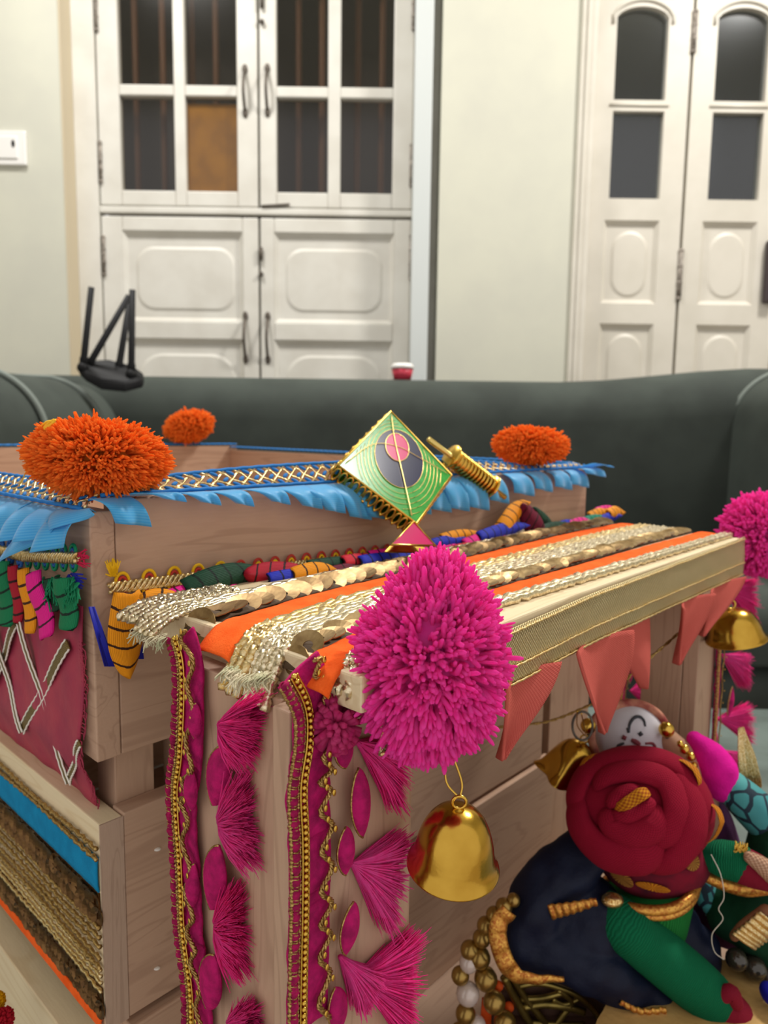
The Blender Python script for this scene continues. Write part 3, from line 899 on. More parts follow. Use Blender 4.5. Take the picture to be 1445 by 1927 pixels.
# --- coral bunting flags under the canopy
coral = weave('coral_linen', '#b84a42', '#dc776a', 900, .85, .7, .2, .0004)
def flag(p1, p2, tip, curl, lab):
    w = WF(toH(FW(*p2, .475 * D0))[0]) - .0012
    A, B, T = FW(*p1, w), FW(*p2, w), FW(*tip, w + .001)
    def f(a, b):
        s = 1 - b
        c = lerp(A, B, .5).lerp(T, b)
        hw = (B - A) * (.5 * (1 - b ** 1.15) * (1 + .12 * math.sin(b * 3)) + .018)
        return c + hw * (2 * a - 1) + WA * (curl * (2 * a - 1) ** 2 * .006 * (1 - b * .4) + .0022 * math.sin(b * 3.1 + curl))
    o = MB().grid(f, 12, 22).build('bunting_flag', coral, None, solid=.0012)
    tag(o, lab, 'flag', 'coral cloth flags under the canopy edge')
flag((925, 1283), (1024, 1238), (942, 1428), .9, 'coral linen bunting flag just right of the large pink pompom')
flag((1056, 1222), (1160, 1180), (1134, 1378), 1.0, 'coral linen bunting flag overlapping the white doll face')
flag((1168, 1178), (1247, 1143), (1211, 1294), -1.1, 'coral bunting flag third from the left, hanging before the open doorway')
flag((1256, 1140), (1314, 1112), (1273, 1249), 1.2, 'narrow coral bunting flag fourth from the left, before the right pillar')
flag((1314, 1112), (1378, 1082), (1320, 1196), 1.0, 'coral bunting flag nearest the right end of the canopy')
# cord strung behind the flags
mb = MB()
cw = lambda x: lerp(.13, .45, min(1, max(0, (x - 905) / 340))) * D0
pts = curve([FW(x, y, cw(x)) for x, y in ((905, 1372), (960, 1366), (1030, 1358), (1092, 1335), (1150, 1305), (1200, 1258), (1262, 1205), (1310, 1160), (1350, 1120))], 14)
for s in (0, math.pi):
    mb.tube([p + WA * (.00045 * math.sin(i * .9 + s)) + ZA * (.00045 * math.cos(i * .9 + s)) for i, p in enumerate(pts)], .0005, 5)
tag(mb.build('gold_cord', gold_d), 'thin gold cord strung under the canopy behind the coral flags', 'cord')

# --- side board ribbons (left face, lower)
def side_strip(name, za, zb_, mat, thick=.0012, off=.0006, n=60, wob=.0003):
    def f(a, b):
        w = lerp(-.16, -.0008, a)
        return H(-off - thick * .5 * (1 - (2 * b - 1) ** 4), w, lerp(za, zb_, b) + wob * noise.noise(Vector((w * 200, za * 50, b))))
    return MB().grid(f, n, 6).build(name, mat, left_mid, solid=thick * .6)
def zl(py): return LS(172, py, 0).z
side_strip('blue_ribbon', zl(1600), zl(1661), plain('blue_felt', '#0f86b5', .9, col2='#0b78a6', nscale=150, bump=.3, bscale=1300, sheen=.3))
so = side_strip('orange_ribbon', zl(1884), ZMB + .0008, felt_o, off=.0012)
def side_braid(name, z1, z2, n, mat, r):
    mb = MB()
    for s in range(n):
        z = lerp(z1, z2, s / max(1, n - 1)); ph = random.random() * 6
        pts = [H(-.0012 - r * .5 + .0002 * math.sin(i * 2 + ph), lerp(-.16, .0004, i / 90), z + .00035 * math.sin(i * 1.7 + ph) + .0006 * math.sin(i * .11 + ph)) for i in range(91)]
        mb.tube(pts, [r * (1 + .25 * math.sin(i * 2.7 + ph)) for i in range(91)], 6)
    return mb.build(name, mat, left_mid)
side_braid('gold_braid', zl(1583), zl(1597), 2, gold_d, .0009)
side_braid('gold_braid', zl(1722), zl(1790), 5, gold_d, .00085)
side_braid('gold_braid', zl(1795), zl(1832), 4, gold_t, .0007)
def side_seq(z1, z2, name, n=40):
    mb = MB()
    R = abs(z1 - z2) * .5
    for i in range(n):
        w = lerp(-.155, -.004, i / (n - 1))
        for k in range(2):
            c = H(-.0011, w + k * .002, lerp(z1, z2, .32 + .36 * k))
            ring_disc(mb, c, (-UA + WA * (.15 + random.uniform(-.12, .12)) + ZA * random.uniform(-.1, .15)).normalized(), ZA, R * .62, R * .17)
    mb.box(H(-.0008, -.158, min(z1, z2)), UA * .0007, WA * .157, ZA * abs(z1 - z2))
    return mb.build(name, plain('dark_bronze_sequin', '#7a5a34', .3, .85, col2='#5e4226', nscale=300), left_mid, smooth=False)
side_seq(zl(1665), zl(1725), 'sequin_trim')
side_seq(zl(1834), zl(1886), 'sequin_trim')

# --- red fabric with gold zigzag tape on the upper left board
redf = plain('rose_satin', '#a83a4e', .5, col2='#96304a', nscale=70, bump=.2, bscale=260, sheen=.1, spec=.3)
def fabp(a, b):
    w = lerp(-.14, lerp(-.0035, -.016, b ** 2), a)
    z = lerp(z0_ - .070, ZMT - .004, b)
    if a > .97: z += .003 * noise.noise(Vector((b * 30, 1, 0)))
    u = lerp(-.0016, .0085, max(0, (b - .70) / .30))
    return H(u - .0008 - .0012 * noise.noise(Vector((w * 60, z * 40, 0))), w, z)
fab = MB().grid(fabp, 50, 24).build('fabric_panel', redf, left_up, solid=.0007)
mb = MB()
for i in range(46):
    b = lerp(.15, 1, i / 45); p = fabp(1, b)
    mb.tube([p - WA * .002, p + WA * random.uniform(.001, .004) - ZA * random.uniform(-.001, .003), p + WA * random.uniform(.001, .006) - ZA * random.uniform(0, .006) - UA * .001], [.00035, .0003, .00012], 4)
mb.build('frayed_edge', redf, left_up)
tape_w = plain('white_piping', '#e9e2d6', .6); tape_g = weave('gold_tape', '#5c4a26', '#a08a55', 800, .4, .7, 0, .0004, .5)
def onfab(px, py, off):
    p = LS(px, py, -.002); _, w, z = toH(p)
    b = (z - (z0_ - .070)) / ((ZMT - .004) - (z0_ - .070))
    u = lerp(-.0016, .0085, max(0, (b - .70) / .30)) - off
    return hit(px, py, H(u, 0, 0), UA)
for x0, y0, x1, y1, wd, off in ((30, 1172, -12, 1290, .0042, .0022), (128, 1212, 44, 1372, .0046, .0022), (-10, 1190, 42, 1378, .0036, .0036), (36, 1172, 130, 1474, .0036, .0036), (150, 1398, 132, 1470, .003, .0022)):
    a, b = onfab(x0, y0, off), onfab(x1, y1, off)
    t = (b - a).normalized(); sd = t.cross(UA).normalized()
    def f(i, j, a=a, b=b, sd=sd, wd=wd): return a.lerp(b, i) + sd * ((j - .5) * wd) - UA * (.0005 * math.sin(i * 9))
    zz = MB().grid(f, 30, 4).build('zigzag_tape', tape_g, fab, solid=.0008)
    mb = MB()
    for s in (-.5, .5): mb.tube([f(i / 80, s + .5) - UA * .0004 + sd * (.0002 * math.sin(i * 1.3)) for i in range(81)], .00045, 5)
    mb.build('white_edging', tape_w, fab)

# ------------------------------------------------------------------ blue ruffled trims lying on the parapet
blue_l = plain('blue_lace', '#1f6fb4', .6, sheen=.3)
def organza(name, col, a=.25):
    k = NT(name)
    tc = k.n('ShaderNodeTexCoord'); sx = k.n('ShaderNodeSeparateXYZ'); k.l(tc.outputs['UV'], sx.inputs[0])
    s_ = mathn(k, 'ADD', mathn(k, 'MULTIPLY', mathn(k, 'SINE', mathn(k, 'MULTIPLY', sx.outputs[1], 5200.0)), .25), .5)
    k.l(mixc(k, s_, S(col), S('#70d8fb')), k.b.inputs['Base Color'])
    k.b.inputs['Roughness'].default_value = .45; k.b.inputs['Sheen Weight'].default_value = .5
    tl = k.n('ShaderNodeBsdfTranslucent', Color=S(col)); tr = k.n('ShaderNodeBsdfTransparent')
    m1 = k.n('ShaderNodeMixShader', Fac=.35); k.l(k.b.outputs[0], m1.inputs[1]); k.l(tl.outputs[0], m1.inputs[2])
    m2 = k.n('ShaderNodeMixShader', Fac=a); k.l(m1.outputs[0], m2.inputs[1]); k.l(tr.outputs[0], m2.inputs[2])
    k.l(m2.outputs[0], k.t.nodes['Material Output'].inputs['Surface'])
    return k.m
org_m = organza('blue_organza', '#12acf2', .14)
def lace(A, B, side0, up0, width, parent, n, tilt=None):
    """openwork band from A to B: gold net with little blue petals"""
    L = (B - A).length; d = (B - A) / L
    mb = MB(); mg = MB()
    def at(t):
        k = tilt(t) if tilt else 0.0
        return (side0 * math.cos(k) - up0 * math.sin(k)), (up0 * math.cos(k) + side0 * math.sin(k)), up0 * (math.sin(k) * width)
    for e in (0, 1):
        pts = []
        for i in range(n * 2 + 1):
            sd, upv, lift = at(i / (n * 2))
            pts.append(A.lerp(B, i / (n * 2)) + lift + sd * (width * e) + upv * (.0009 + .0004 * (i % 2)))
        mb.tube(pts, .0009, 6)
    for i in range(n):
        side, up, lift = at((i + .5) / n)
        c = A.lerp(B, (i + .5) / n) + lift
        for r, (off, sg) in enumerate(((.22, 1), (.55, -1), (.85, 1))):
            p = c + side * (width * off) + d * ((r % 2) * L / n * .5) + up * .0014
            q = (d * .75 + side * .5 * sg).normalized()
            x, y, a = frame(q, up)
            mb.ball(p, (.0007, .0010, .0022), (x, y, a), 8, 6)
        for s in (0, 1):
            mg.tube([c + side * (width * (.06 + .88 * (t if s else 1 - t))) + d * ((t - .5) * L / n * 1.4) + up * (.0008 + .0006 * math.sin(t * 9)) for t in (0, .25, .5, .75, 1)], .0006, 5)
    mb.build('blue_petals', blue_l, parent); mg.build('gold_net', gold_t, parent)
def ruffle(name, tips, plane, outer, label, A, B, side, up, width, nl, fold=.004, tilt=None):
    t = empty(name, A.lerp(B, .5), label, 'ruffle trim')
    lace(A, B, side, up, width, t, nl, tilt)
    mb = MB()
    for (b0, b1, t0, t1) in tips:
        def f(a, b, b0=b0, b1=b1, t0=t0, t1=t1):
            s = b0.lerp(b1, a); e = t0.lerp(t1, a)
            p = s.lerp(e, b)
            return p + outer * (fold * math.sin(math.pi * min(1, b * 1.0)) * .8 + .0022 * math.sin(a * 6.28) * b) + ZA * (.004 * math.sin(b * 2.4) * (1 - b * .35))
        mb.grid(f, 8, 10)
    mb.build('pleated_ruffle', org_m, t, solid=.0003)
    return t
# front edge
wo = .004
A, B = H(.0, .0015, ZTOP + .0005), H(LEN, .0015, ZTOP + .0005)
tips = []
TP = [(286, 1000, 110, 46), (352, 953, 90, 30), (417, 959, 80, 26), (479, 961, 78, 24), (547, 957, 78, 24), (608, 965, 76, 26), (651, 973, 74, 26), (700, 985, 70, 28), (735, 985, 66, 28), (775, 978, 66, 28), (812, 974, 62, 28), (850, 970, 60, 28), (884, 968, 60, 26), (921, 966, 58, 26), (958, 953, 56, 24), (1006, 939, 54, 26), (1040, 931, 50, 22), (1077, 927, 46, 22), (1108, 922, 46, 24), (1140, 902, 70, 26), (1156, 884, 74, 22)]
for i, (tx, ty, back, wpx) in enumerate(TP):
    ww = .011
    e1 = FW(tx, ty, ww); e0 = FW(tx - wpx * 1.5, ty - 7, ww - .001)
    u1 = toH(e1)[0]
    k = ppm(e1)
    ub1 = u1 - back * k * .55; ub0 = ub1 - back * k * .85
    tips.append((H(max(0, ub0), .0012, ZTOP + .001), H(max(.006, min(ub1 + back * k * .35, LEN + .003)), .0014, ZTOP + .0012), e0, e1))
ruffle('ruffle_trim', tips, None, WA, 'light blue pleated ruffle with blue and gold lace along the front parapet', H(.004, -.0095, ZTOP + .0012), H(LEN, -.0095, ZTOP + .0012), WA, ZA, .0115, 46, .004, lambda t: .15 + .85 * max(0, math.sin(math.pi * min(1, t * 1.25))) ** .8 * (t > .05))
# left edge
tips = []
for i in range(8):
    w1 = -.135 + i * .0175
    b0, b1 = H(.001, w1 - .008, ZTOP - .0045), H(.001, min(w1 + .012, .002), ZTOP - .0045)
    tips.append((b0, b1, H(-.016, w1 - .004, ZTOP - .020 - .002 * (i % 2)), H(-.012 + .002 * (i % 3), min(w1 + .014, .0), ZTOP - .017 - .0015 * (i % 2))))
tips.append((H(.001, -.028, ZTOP - .0045), H(.002, -.002, ZTOP - .0045), LS(-10, 1075, -.015), LS(95, 1012, -.011)))
tips.append((H(.001, -.022, ZTOP - .0045), H(.003, .000, ZTOP - .0045), LS(90, 1010, -.010), LS(178, 978, -.004)))
ruffle('ruffle_trim', tips, None, -UA, 'light blue pleated ruffle with blue and gold lace along the left parapet', H(.0085, -DEP, ZTOP - .0036), H(.0085, -.001, ZTOP - .0036), -UA, ZA, .0125, 60, .003, lambda t: .62)
# far and right edges: the lace alone shows
def far_trim(A, B, side, lab, nl, w=.0095):
    t = empty('lace_trim', A.lerp(B, .5), lab, 'lace trim')
    lace(A, B, side, ZA, w, t, nl)
far_trim(H(0, wf, zfar + .0012), H(LEN, wf, zfar + .0012), -WA, 'blue and gold lace along the far back parapet edge, behind the orange pompoms', 50)
far_trim(H(LEN - TU, wf, ZTOP + .0045), H(LEN - TU, -.012, ZTOP + .0035), UA, 'dark blue cord-like lace along the right parapet edge', 60)

# ------------------------------------------------------------------ pompoms
def yarn(name, col, col2):
    """matt wool that lets some light through"""
    if name in _M: return _M[name]
    m_ = plain(name, col, .9, col2=col2, nscale=420, sheen=.5, spec=.1)
    t = m_.node_tree; b = t.nodes['Principled BSDF']
    tl = t.nodes.new('ShaderNodeBsdfTranslucent'); tl.inputs[0].default_value = S(col)
    mx = t.nodes.new('ShaderNodeMixShader'); mx.inputs[0].default_value = .5
    t.links.new(b.outputs[0], mx.inputs[1]); t.links.new(tl.outputs[0], mx.inputs[2])
    t.links.new(mx.outputs[0], t.nodes['Material Output'].inputs['Surface'])
    return m_
def pompom(name, c, axes, rad, n, col, col2, label, seed=1, shape=None, tuft=0.0, thick=.05, group='yarn pompoms on the toy house'):
    """a ball of cut yarn ends: every strand a short tapered tube"""
    rg = np.random.default_rng(seed)
    X_, Y_, Z_ = axes
    rm = (rad[0] + rad[1] + rad[2]) / 3
    mb = MB()
    ga = math.pi * (3 - 5 ** .5)
    def E(d, k):
        s = shape(d) if shape else (1, 1, 1)
        return c + X_ * (d[0] * rad[0] * k * s[0]) + Y_ * (d[1] * rad[1] * k * s[1]) + Z_ * (d[2] * rad[2] * k * s[2])
    V, F, UVs = [], [], []
    seg = 5
    for i in range(n):
        z = 1 - 2 * (i + .5) / n
        r = math.sqrt(1 - z * z); a = i * ga
        d = np.array([r * math.cos(a), r * math.sin(a), z]) + rg.normal(0, .05, 3)
        d /= np.linalg.norm(d)
        if tuft:                                  # strands gather into loose tufts
            q = Vector(d) * (5.0 if tuft < 1 else 4.0)
            g = Vector((noise.noise(q), noise.noise(q + Vector((9, 0, 0))), noise.noise(q + Vector((0, 9, 0)))))
            d = d + np.array(g) * .22 * tuft
            d /= np.linalg.norm(d)
        h = noise.noise(Vector(d) * 5.5 + Vector((seed, 0, 0)))
        L = 1 + .04 * h + rg.normal(0, .009)
        bend = Vector(rg.normal(0, .065, 3)) * rm
        rr = rm * thick * rg.uniform(.65, 1.35)
        pts = [E(d, .55), E(d, L - .13) + bend * .4, E(d, L - .03) + bend * .9, E(d, L) + bend]
        T = (pts[3] - pts[0]).normalized(); x, y, _ = frame(T)
        b = len(V)
        for p, q in zip(pts, (.75, 1.1, .95, .45)):
            for j in range(seg):
                t = 6.2832 * j / seg
                V.append(p + (x * math.cos(t) + y * math.sin(t)) * (rr * q))
        for k in range(3):
            for j in range(seg):
                j2 = (j + 1) % seg
                F.append((b + k * seg + j, b + k * seg + j2, b + (k + 1) * seg + j2, b + (k + 1) * seg + j))
        F.append(tuple(b + 3 * seg + j for j in range(seg)))
    mb.add(V, F)
    mb.ball(c, tuple(q * .72 for q in rad), axes, 20, 14)
    return tag(mb.build(name, yarn('yarn' + col, col, col2), None), label, 'pompom', group)
def cam_axes(tilt=0.0):
    """right, up, towards-camera, turned by tilt in the view plane"""
    return (R_ * math.cos(tilt) + U_ * math.sin(tilt), U_ * math.cos(tilt) - R_ * math.sin(tilt), -_f)
cO = FW(184, 862, -.010); k = ppm(cO)
pompom('pompom', cO, cam_axes(-.06), (128 * k, 70 * k, 100 * k), 6500, '#ff9a40', '#ff802a', 'large flattened orange yarn pompom on the near left parapet corner', 3, thick=.024, tuft=1.2)
cB = hit(355, 803, H(LEN - .02, wf, 0), WA); k = ppm(cB)
pompom('pompom', cB, cam_axes(.25), (46 * k, 30 * k, 40 * k), 1500, '#ff9a40', '#ff802a', 'small orange yarn pompom at the far back corner of the parapet', 4, thick=.05)
cR = FW(998, 838, -.008); k = ppm(cR)
pompom('pompom', cR, cam_axes(-.05), (70 * k, 34 * k, 52 * k), 2200, '#ff9a40', '#ff802a', 'medium orange yarn pompom on the right end of the front parapet', 5, thick=.040, tuft=.6)
cP = FW(812, 1236, WAWN + .012); k = ppm(cP)
def tear(d):
    y = max(0, d[1])
    return (1 - .34 * y ** 1.6, 1.0, 1 - .2 * y)
pompom('pompom', cP, cam_axes(-.10), (142 * k, 196 * k, 116 * k), 5000, '#ff5cc4', '#ff42b4', 'large bright pink yarn pompom at the canopy near left corner above a bell', 6, shape=tear, tuft=1.5, thick=.028)
cQ = FW(1432, 1006, WAWN - .010); k = ppm(cQ)
pompom('pompom', cQ, cam_axes(.2), (72 * k, 78 * k, 60 * k), 2400, '#ff5cc4', '#ff42b4', 'pink yarn pompom cut by the right photo edge at the canopy far corner', 7, thick=.038, tuft=.8)
# yellow scrap of thread beside the big orange pompom
yc = plain('yellow_thread', '#ffc63a', .8, sheen=.4)
mb = MB()
for i in range(5):
    a, b = LS(72 + i % 4 * 2, 811 - i % 3, -.004 - .02 * D0), LS(104 - i % 5, 790 + i % 3 * 2, -.004 - .02 * D0)
    mb.tube(curve([a, a.lerp(b, .5) + ZA * (.0006 * (i % 5 - 2)), b], 4), .0005, 5)
mb.tube([LS(90, 800, -.005), H(-.003, -.06, ZTOP + .002)], .0003, 4)
tag(mb.build('thread_scrap', yc), 'scrap of yellow yarn beside the large orange pompom', 'thread')

# ------------------------------------------------------------------ petal trims
pet = {n: striped('petal_' + n, c, l) for n, c, l in (
    ('orange', '#f39a12', '#3a1c0c'), ('pink', '#ea1a8e', '#3a0a22'), ('green', '#0f7a4c', '#06241a'), ('dark_green', '#15402a', '#08160f'),
    ('crimson', '#b0142c', '#2a070d'), ('wine', '#6e1030', '#1c050c'), ('blue', '#2430b8', '#0c0d33'), ('red', '#d8283c', '#3c0a10'), ('teal', '#178a70', '#06241c'))}
def petal(p1, p2, wpx, plane, colr, par, cup=.25, blunt=False, name='petal', nrm=None):
    """pointed (or blunt) embroidered leaf between two points on a plane"""
    a, b = plane(*p1), plane(*p2)
    k = ppm(a); hw = wpx * k * .5
    nrm = nrm or WA
    t = (b - a).normalized(); sd = t.cross(nrm).normalized()
    def f(i, j):
        s = 2 * j - 1
        w = (math.sin(math.pi * (.16 + .84 * i)) ** .6 if not blunt else min(1, .8 + .35 * i) * (1 if i < .93 else 1 - (i - .93) * 4))
        return a.lerp(b, i) + sd * (hw * w * s) + nrm * (hw * cup * (1 - s * s) * (1.2 - .4 * i) + hw * .12 * math.sin(i * 7))
    return MB().grid(f, 18, 8).build(name, pet[colr], par, solid=.0009)
def gimp(pts, par, name, col1, col2_, up, out, size, n, skip=()):
    """scalloped loop braid: rows of double loops either side of a gold plait"""
    P = [Vector(p) for p in pts]
    mo, mi = MB(), MB()
    for i in range(n):
        c = P[0].lerp(P[-1], (i + .5) / n) if len(P) == 2 else curve(P, 10)[int((i + .5) / n * (10 * (len(P) - 1)))]
        d = (P[-1] - P[0]).normalized()
        sz = size
        for s in (1, -1):
            if s < 0 and i in skip: continue
            for r, m_ in ((1.0, mo), (.55, mi)):
                m_.tube([c + up * (s * sz * .25) + (d * math.cos(a) * .46 + up * math.sin(a) * s * .62) * sz * r + out * .0005 for a in [math.pi * q / 10 for q in range(11)]], sz * .11, 7)
    mo.build(name, col1, par); mi.build(name, col2_, par)
    nn = max(8, int((P[-1] - P[0]).length / .0009))
    path = [P[0].lerp(P[1], i / nn) for i in range(nn + 1)]
    mg = MB()
    for s in range(3):
        mg.tube([p + up * (size * .30 * math.sin(i * .8 + s * 2.1)) + out * (.0009 + size * .12 * math.cos(i * .8 + s * 2.1)) for i, p in enumerate(path)], size * .15 , 6)
    mg.build('gold_plait', gold_t, par)
y_c = plain('yellow_cord', '#e8b416', .55, sheen=.3); r_c = plain('red_cord', '#b5372c', .6, sheen=.3); g_c = plain('green_cord', '#0e7a50', .55, sheen=.3); b_c = plain('blue_cord', '#1d4f8f', .55, sheen=.3)
pt = empty('petal_trim', H(LEN * .5, .006, ZAW), 'striped multicoloured petal braid along the canopy back against the wall', 'petal braid')
wt = .0018
def PW(x, y): return FW(x, y, .012)
n_loops = 26
Ya, Yb = FW(203, 1106, wt), FW(1150, 990, wt)
# yellow loops near, red loops further along
gimp([Ya, Ya.lerp(Yb, .13)], pt, 'scallop_loops', y_c, r_c, ZA, WA, .0062, 5)
gimp([Ya.lerp(Yb, .13), Ya.lerp(Yb, .62)], pt, 'scallop_loops', r_c, y_c, ZA, WA, .0058, 22)
gimp([Ya.lerp(Yb, .62), Yb], pt, 'scallop_loops', y_c, y_c, ZA, WA, .0052, 20)
def onw(w): return lambda x, y: FW(x, y, w)
petal((238, 1112), (238, 1274), 74, onw(.0095), 'orange', pt, .35)
for x in (0, 1, 2): pass
for p1, p2, wd, w, c in (
    ((330, 1128), (262, 1122), 24, .016, 'orange'), ((300, 1132), (452, 1104), 36, .014, 'pink'), ((340, 1112), (486, 1072), 44, .013, 'dark_green'), ((590, 1094), (455, 1078), 40, .015, 'crimson'),
    ((430, 1120), (610, 1092), 20, .018, 'dark_green'), ((500, 1090), (598, 1082), 22, .019, 'blue'), ((545, 1082), (626, 1070), 26, .019, 'orange'), ((575, 1066), (698, 1060), 22, .015, 'dark_green'),
    ((600, 1084), (706, 1068), 24, .019, 'wine'), ((640, 1058), (735, 1058), 24, .016, 'red'), ((690, 1046), (792, 1042), 18, .015, 'pink'), ((672, 1058), (800, 1052), 24, .019, 'blue'),
    ((770, 1048), (868, 1030), 22, .016, 'pink'), ((740, 1036), (840, 1028), 16, .012, 'dark_green'), ((808, 1024), (880, 1016), 18, .014, 'blue'), ((826, 1014), (900, 1004), 18, .012, 'orange'), ((868, 1026), (945, 1008), 22, .016, 'pink'),
    ((838, 1040), (905, 1028), 18, .020, 'red'), ((895, 1012), (990, 988), 22, .016, 'blue'), ((930, 1006), (988, 944), 34, .012, 'orange'), ((1012, 1002), (978, 950), 34, .014, 'wine'),
    ((1036, 1000), (1000, 956), 22, .013, 'dark_green'), ((1010, 1000), (1072, 988), 18, .018, 'dark_green'), ((1040, 994), (1085, 984), 16, .016, 'blue'), ((1066, 990), (1108, 980), 16, .016, 'pink'), ((1090, 982), (1140, 974), 14, .014, 'teal'),
    ((1104, 972), (1146, 962), 16, .010, 'orange'), ((1128, 978), (1166, 970), 14, .014, 'blue'), ((1140, 968), (1170, 964), 20, .012, 'orange'), ((1118, 962), (1158, 957), 12, .008, 'pink')):
    o = petal(p1, p2, wd * 1.4, onw(w), c, pt, .55)
mb = MB()
for i in range(60):
    x = random.uniform(-7, 7); p = FW(172 + x * .6, 1142, .006)
    mb.tube([p, FW(190 + x, 1200, .008), FW(206 + x * 1.3, 1254, .008)], [.0004, .0004, .0002], 4)
for i in range(40):
    x = random.uniform(-9, 9); p = FW(258 + x * .6, 1180, .005)
    mb.tube([p, FW(262 + x, 1240, .006)], [.0005, .0003], 4)
mb.build('blue_tassel', plain('blue_silk', '#20259a', .5, sheen=.4), pt)
mb = MB()
for i in range(40):
    p = FW(212 + random.uniform(-5, 8), 1075 + random.uniform(-5, 10), .004)
    mb.tube([p, p + ZA * random.uniform(.001, .006) + UA * random.uniform(-.003, .002)], [.0005, .0002], 4)
mb.build('yellow_fray', y_c, pt)
# the same kind of braid on the left wall, under the ruffle
lt = empty('petal_trim', H(-.003, -.02, z0_ - .07), 'green scalloped braid with hanging striped petals on the left wall under the ruffle', 'petal braid')
def LP_(x, y): return LS(x, y, -.0035)
A, B = LP_(48, 1046), LP_(150, 1050)
gimp([LP_(-60, 1020), A], lt, 'scallop_loops', b_c, b_c, ZA, -UA, .0062, 7)
gimp([A, B], lt, 'scallop_loops', g_c, b_c, ZA, -UA, .0060, 6)
def ls(u): return lambda x, y: LS(x, y, u)
for p1, p2, wd, u, c in (((-14, 1060), (-18, 1180), 36, -.007, 'crimson'), ((8, 1052), (14, 1174), 42, -.006, 'green'), ((28, 1062), (36, 1170), 24, -.0045, 'crimson'), ((48, 1068), (60, 1190), 28, -.007, 'orange'), ((68, 1078), (92, 1200), 38, -.0075, 'pink'), ((124, 1084), (130, 1182), 42, -.006, 'green'), ((96, 1088), (104, 1150), 30, -.005, 'dark_green')):
    petal(p1, p2, wd * 1.7, ls(u), c, lt, .4, blunt=True, nrm=-UA)
mb = MB(); m2 = MB(); m3 = MB()
for i in range(90):
    x, y = random.uniform(80, 150), random.uniform(1085, 1120); p = LS(x, y, -.007)
    mb.tube([p, LS(x + random.uniform(-12, 8), y + random.uniform(10, 34), -.009)], [.0005, .0002], 4)
for i in range(40):
    x, y = random.uniform(132, 158), random.uniform(1040, 1062); p = LS(x, y, -.004)
    m2.tube([p, LS(x + random.uniform(-4, 22), y + random.uniform(-12, 12), -.004)], [.0004, .0002], 4)
for i in range(30):
    x, y = random.uniform(126, 142), random.uniform(1080, 1098); p = LS(x, y, -.004)
    m3.tube([p, LS(x + random.uniform(6, 22), y + random.uniform(0, 12), -.004)], [.0006, .0003], 4)
mb.build('green_fray', g_c, lt); m2.build('red_fray', plain('red_thread', '#c21c48', .7, sheen=.4), lt); m3.build('blue_fray', plain('blue_silk', '#20259a'), lt)
# small red and yellow yarn flowers on the lower left ledge
for (x, y, r, c, lab) in ((6, 1918, 20, '#cf2a3c', 'red yarn bud at the bottom left photo corner'), (-6, 1884, 16, '#eebb1a', 'yellow yarn bud above the red one at the bottom left corner')):
    p = LS(x, y, -.022); k = ppm(p)
    pompom('yarn_bud', p, cam_axes(), (r * k,) * 3, 260, c, c, lab, 9, thick=.11, group='yarn buds')

# ------------------------------------------------------------------ kite ornament
enam_g = plain('green_enamel', '#1c8a1c', .22, col2='#249c26', nscale=200, spec=.2)
enam_n = plain('navy_enamel', '#12143a', .2, spec=.2); enam_p = plain('pink_enamel', '#c41a62', .22, spec=.2)
pale_g = plain('pale_gold', '#e2c878', .25, .9)
kp = FW(783, 985, .030)
kn = (WA * .74 + ZA * .67).normalized()
def KP(x, y, off=0.0): return hit(x, y, kp, kn) + kn * off
q4 = [KP(735, 775), KP(850, 895), KP(783, 985), KP(636, 876)]
kite = empty('kite_ornament', q4[2], 'gold-rimmed green enamel kite ornament with navy and pink ovals leaning on the parapet', 'kite ornament')
cen = sum(q4, Vector()) / 4
MB().prism(q4, -kn * .0012).build('green_face', enam_g, kite, smooth=False)
def ell(cx, cy, a, b, rot, n=40):
    return [(cx + a * math.cos(t) * math.cos(rot) - b * math.sin(t) * math.sin(rot), cy + a * math.cos(t) * math.sin(rot) + b * math.sin(t) * math.cos(rot)) for t in [2 * math.pi * i / n for i in range(n)]]
rot = math.radians(66)
MB().prism([KP(x, y, .0003) for x, y in ell(750, 864, 57, 43, rot)], -kn * .0006).build('navy_oval', enam_n, kite, smooth=False)
MB().prism([KP(x, y, .0006) for x, y in ell(746, 843, 27, 21, rot)], -kn * .0006).build('pink_oval', enam_p, kite, smooth=False)
poly2 = [(735, 781), (843, 895), (782, 977), (643, 876)]
def inside(x, y):
    return all((poly2[(i + 1) % 4][0] - poly2[i][0]) * (y - poly2[i][1]) - (poly2[(i + 1) % 4][1] - poly2[i][1]) * (x - poly2[i][0]) > 0 for i in range(4))
lines = MB()
for s in (1.0, 1.16, 1.30, 1.44, 1.58, 1.72):
    E_ = ell(750, 864 + (s - 1) * 14, 57 * s, 43 * s, rot, 72); E_ += E_[:1]
    run = []
    for x, y in E_ + [(-1, -1)]:
        if inside(x, y): run.append(KP(x, y, .0004))
        else:
            if len(run) > 2: lines.tube(run, (.00013 if s > 1 else .0002), 5)
            run = []
E_ = ell(746, 843, 27, 21, rot); lines.tube([KP(x, y, .0007) for x, y in E_], .00025, 5, closed=True)
lines.tube(curve([KP(735, 782, .0009), KP(741, 830, .0009), KP(757, 900, .0009), KP(773, 972, .0009)], 6), .00035, 6)
lines.tube(curve([KP(650, 872, .0008), KP(700, 838, .0008), KP(746, 842, .0009), KP(790, 864, .0008), KP(842, 893, .0008)], 6), .0002, 6)
lines.build('gold_lines', pale_g, kite)
MB().tube(q4, .0008, 8, closed=True).build('gold_rim', gold, kite)
back = [p - kn * .0085 for p in q4]
MB().prism([lerp(cen - kn * .0085, p, .96) for p in back], -kn * .0012).build('back_plate', gold, kite, smooth=False)
gl = MB()
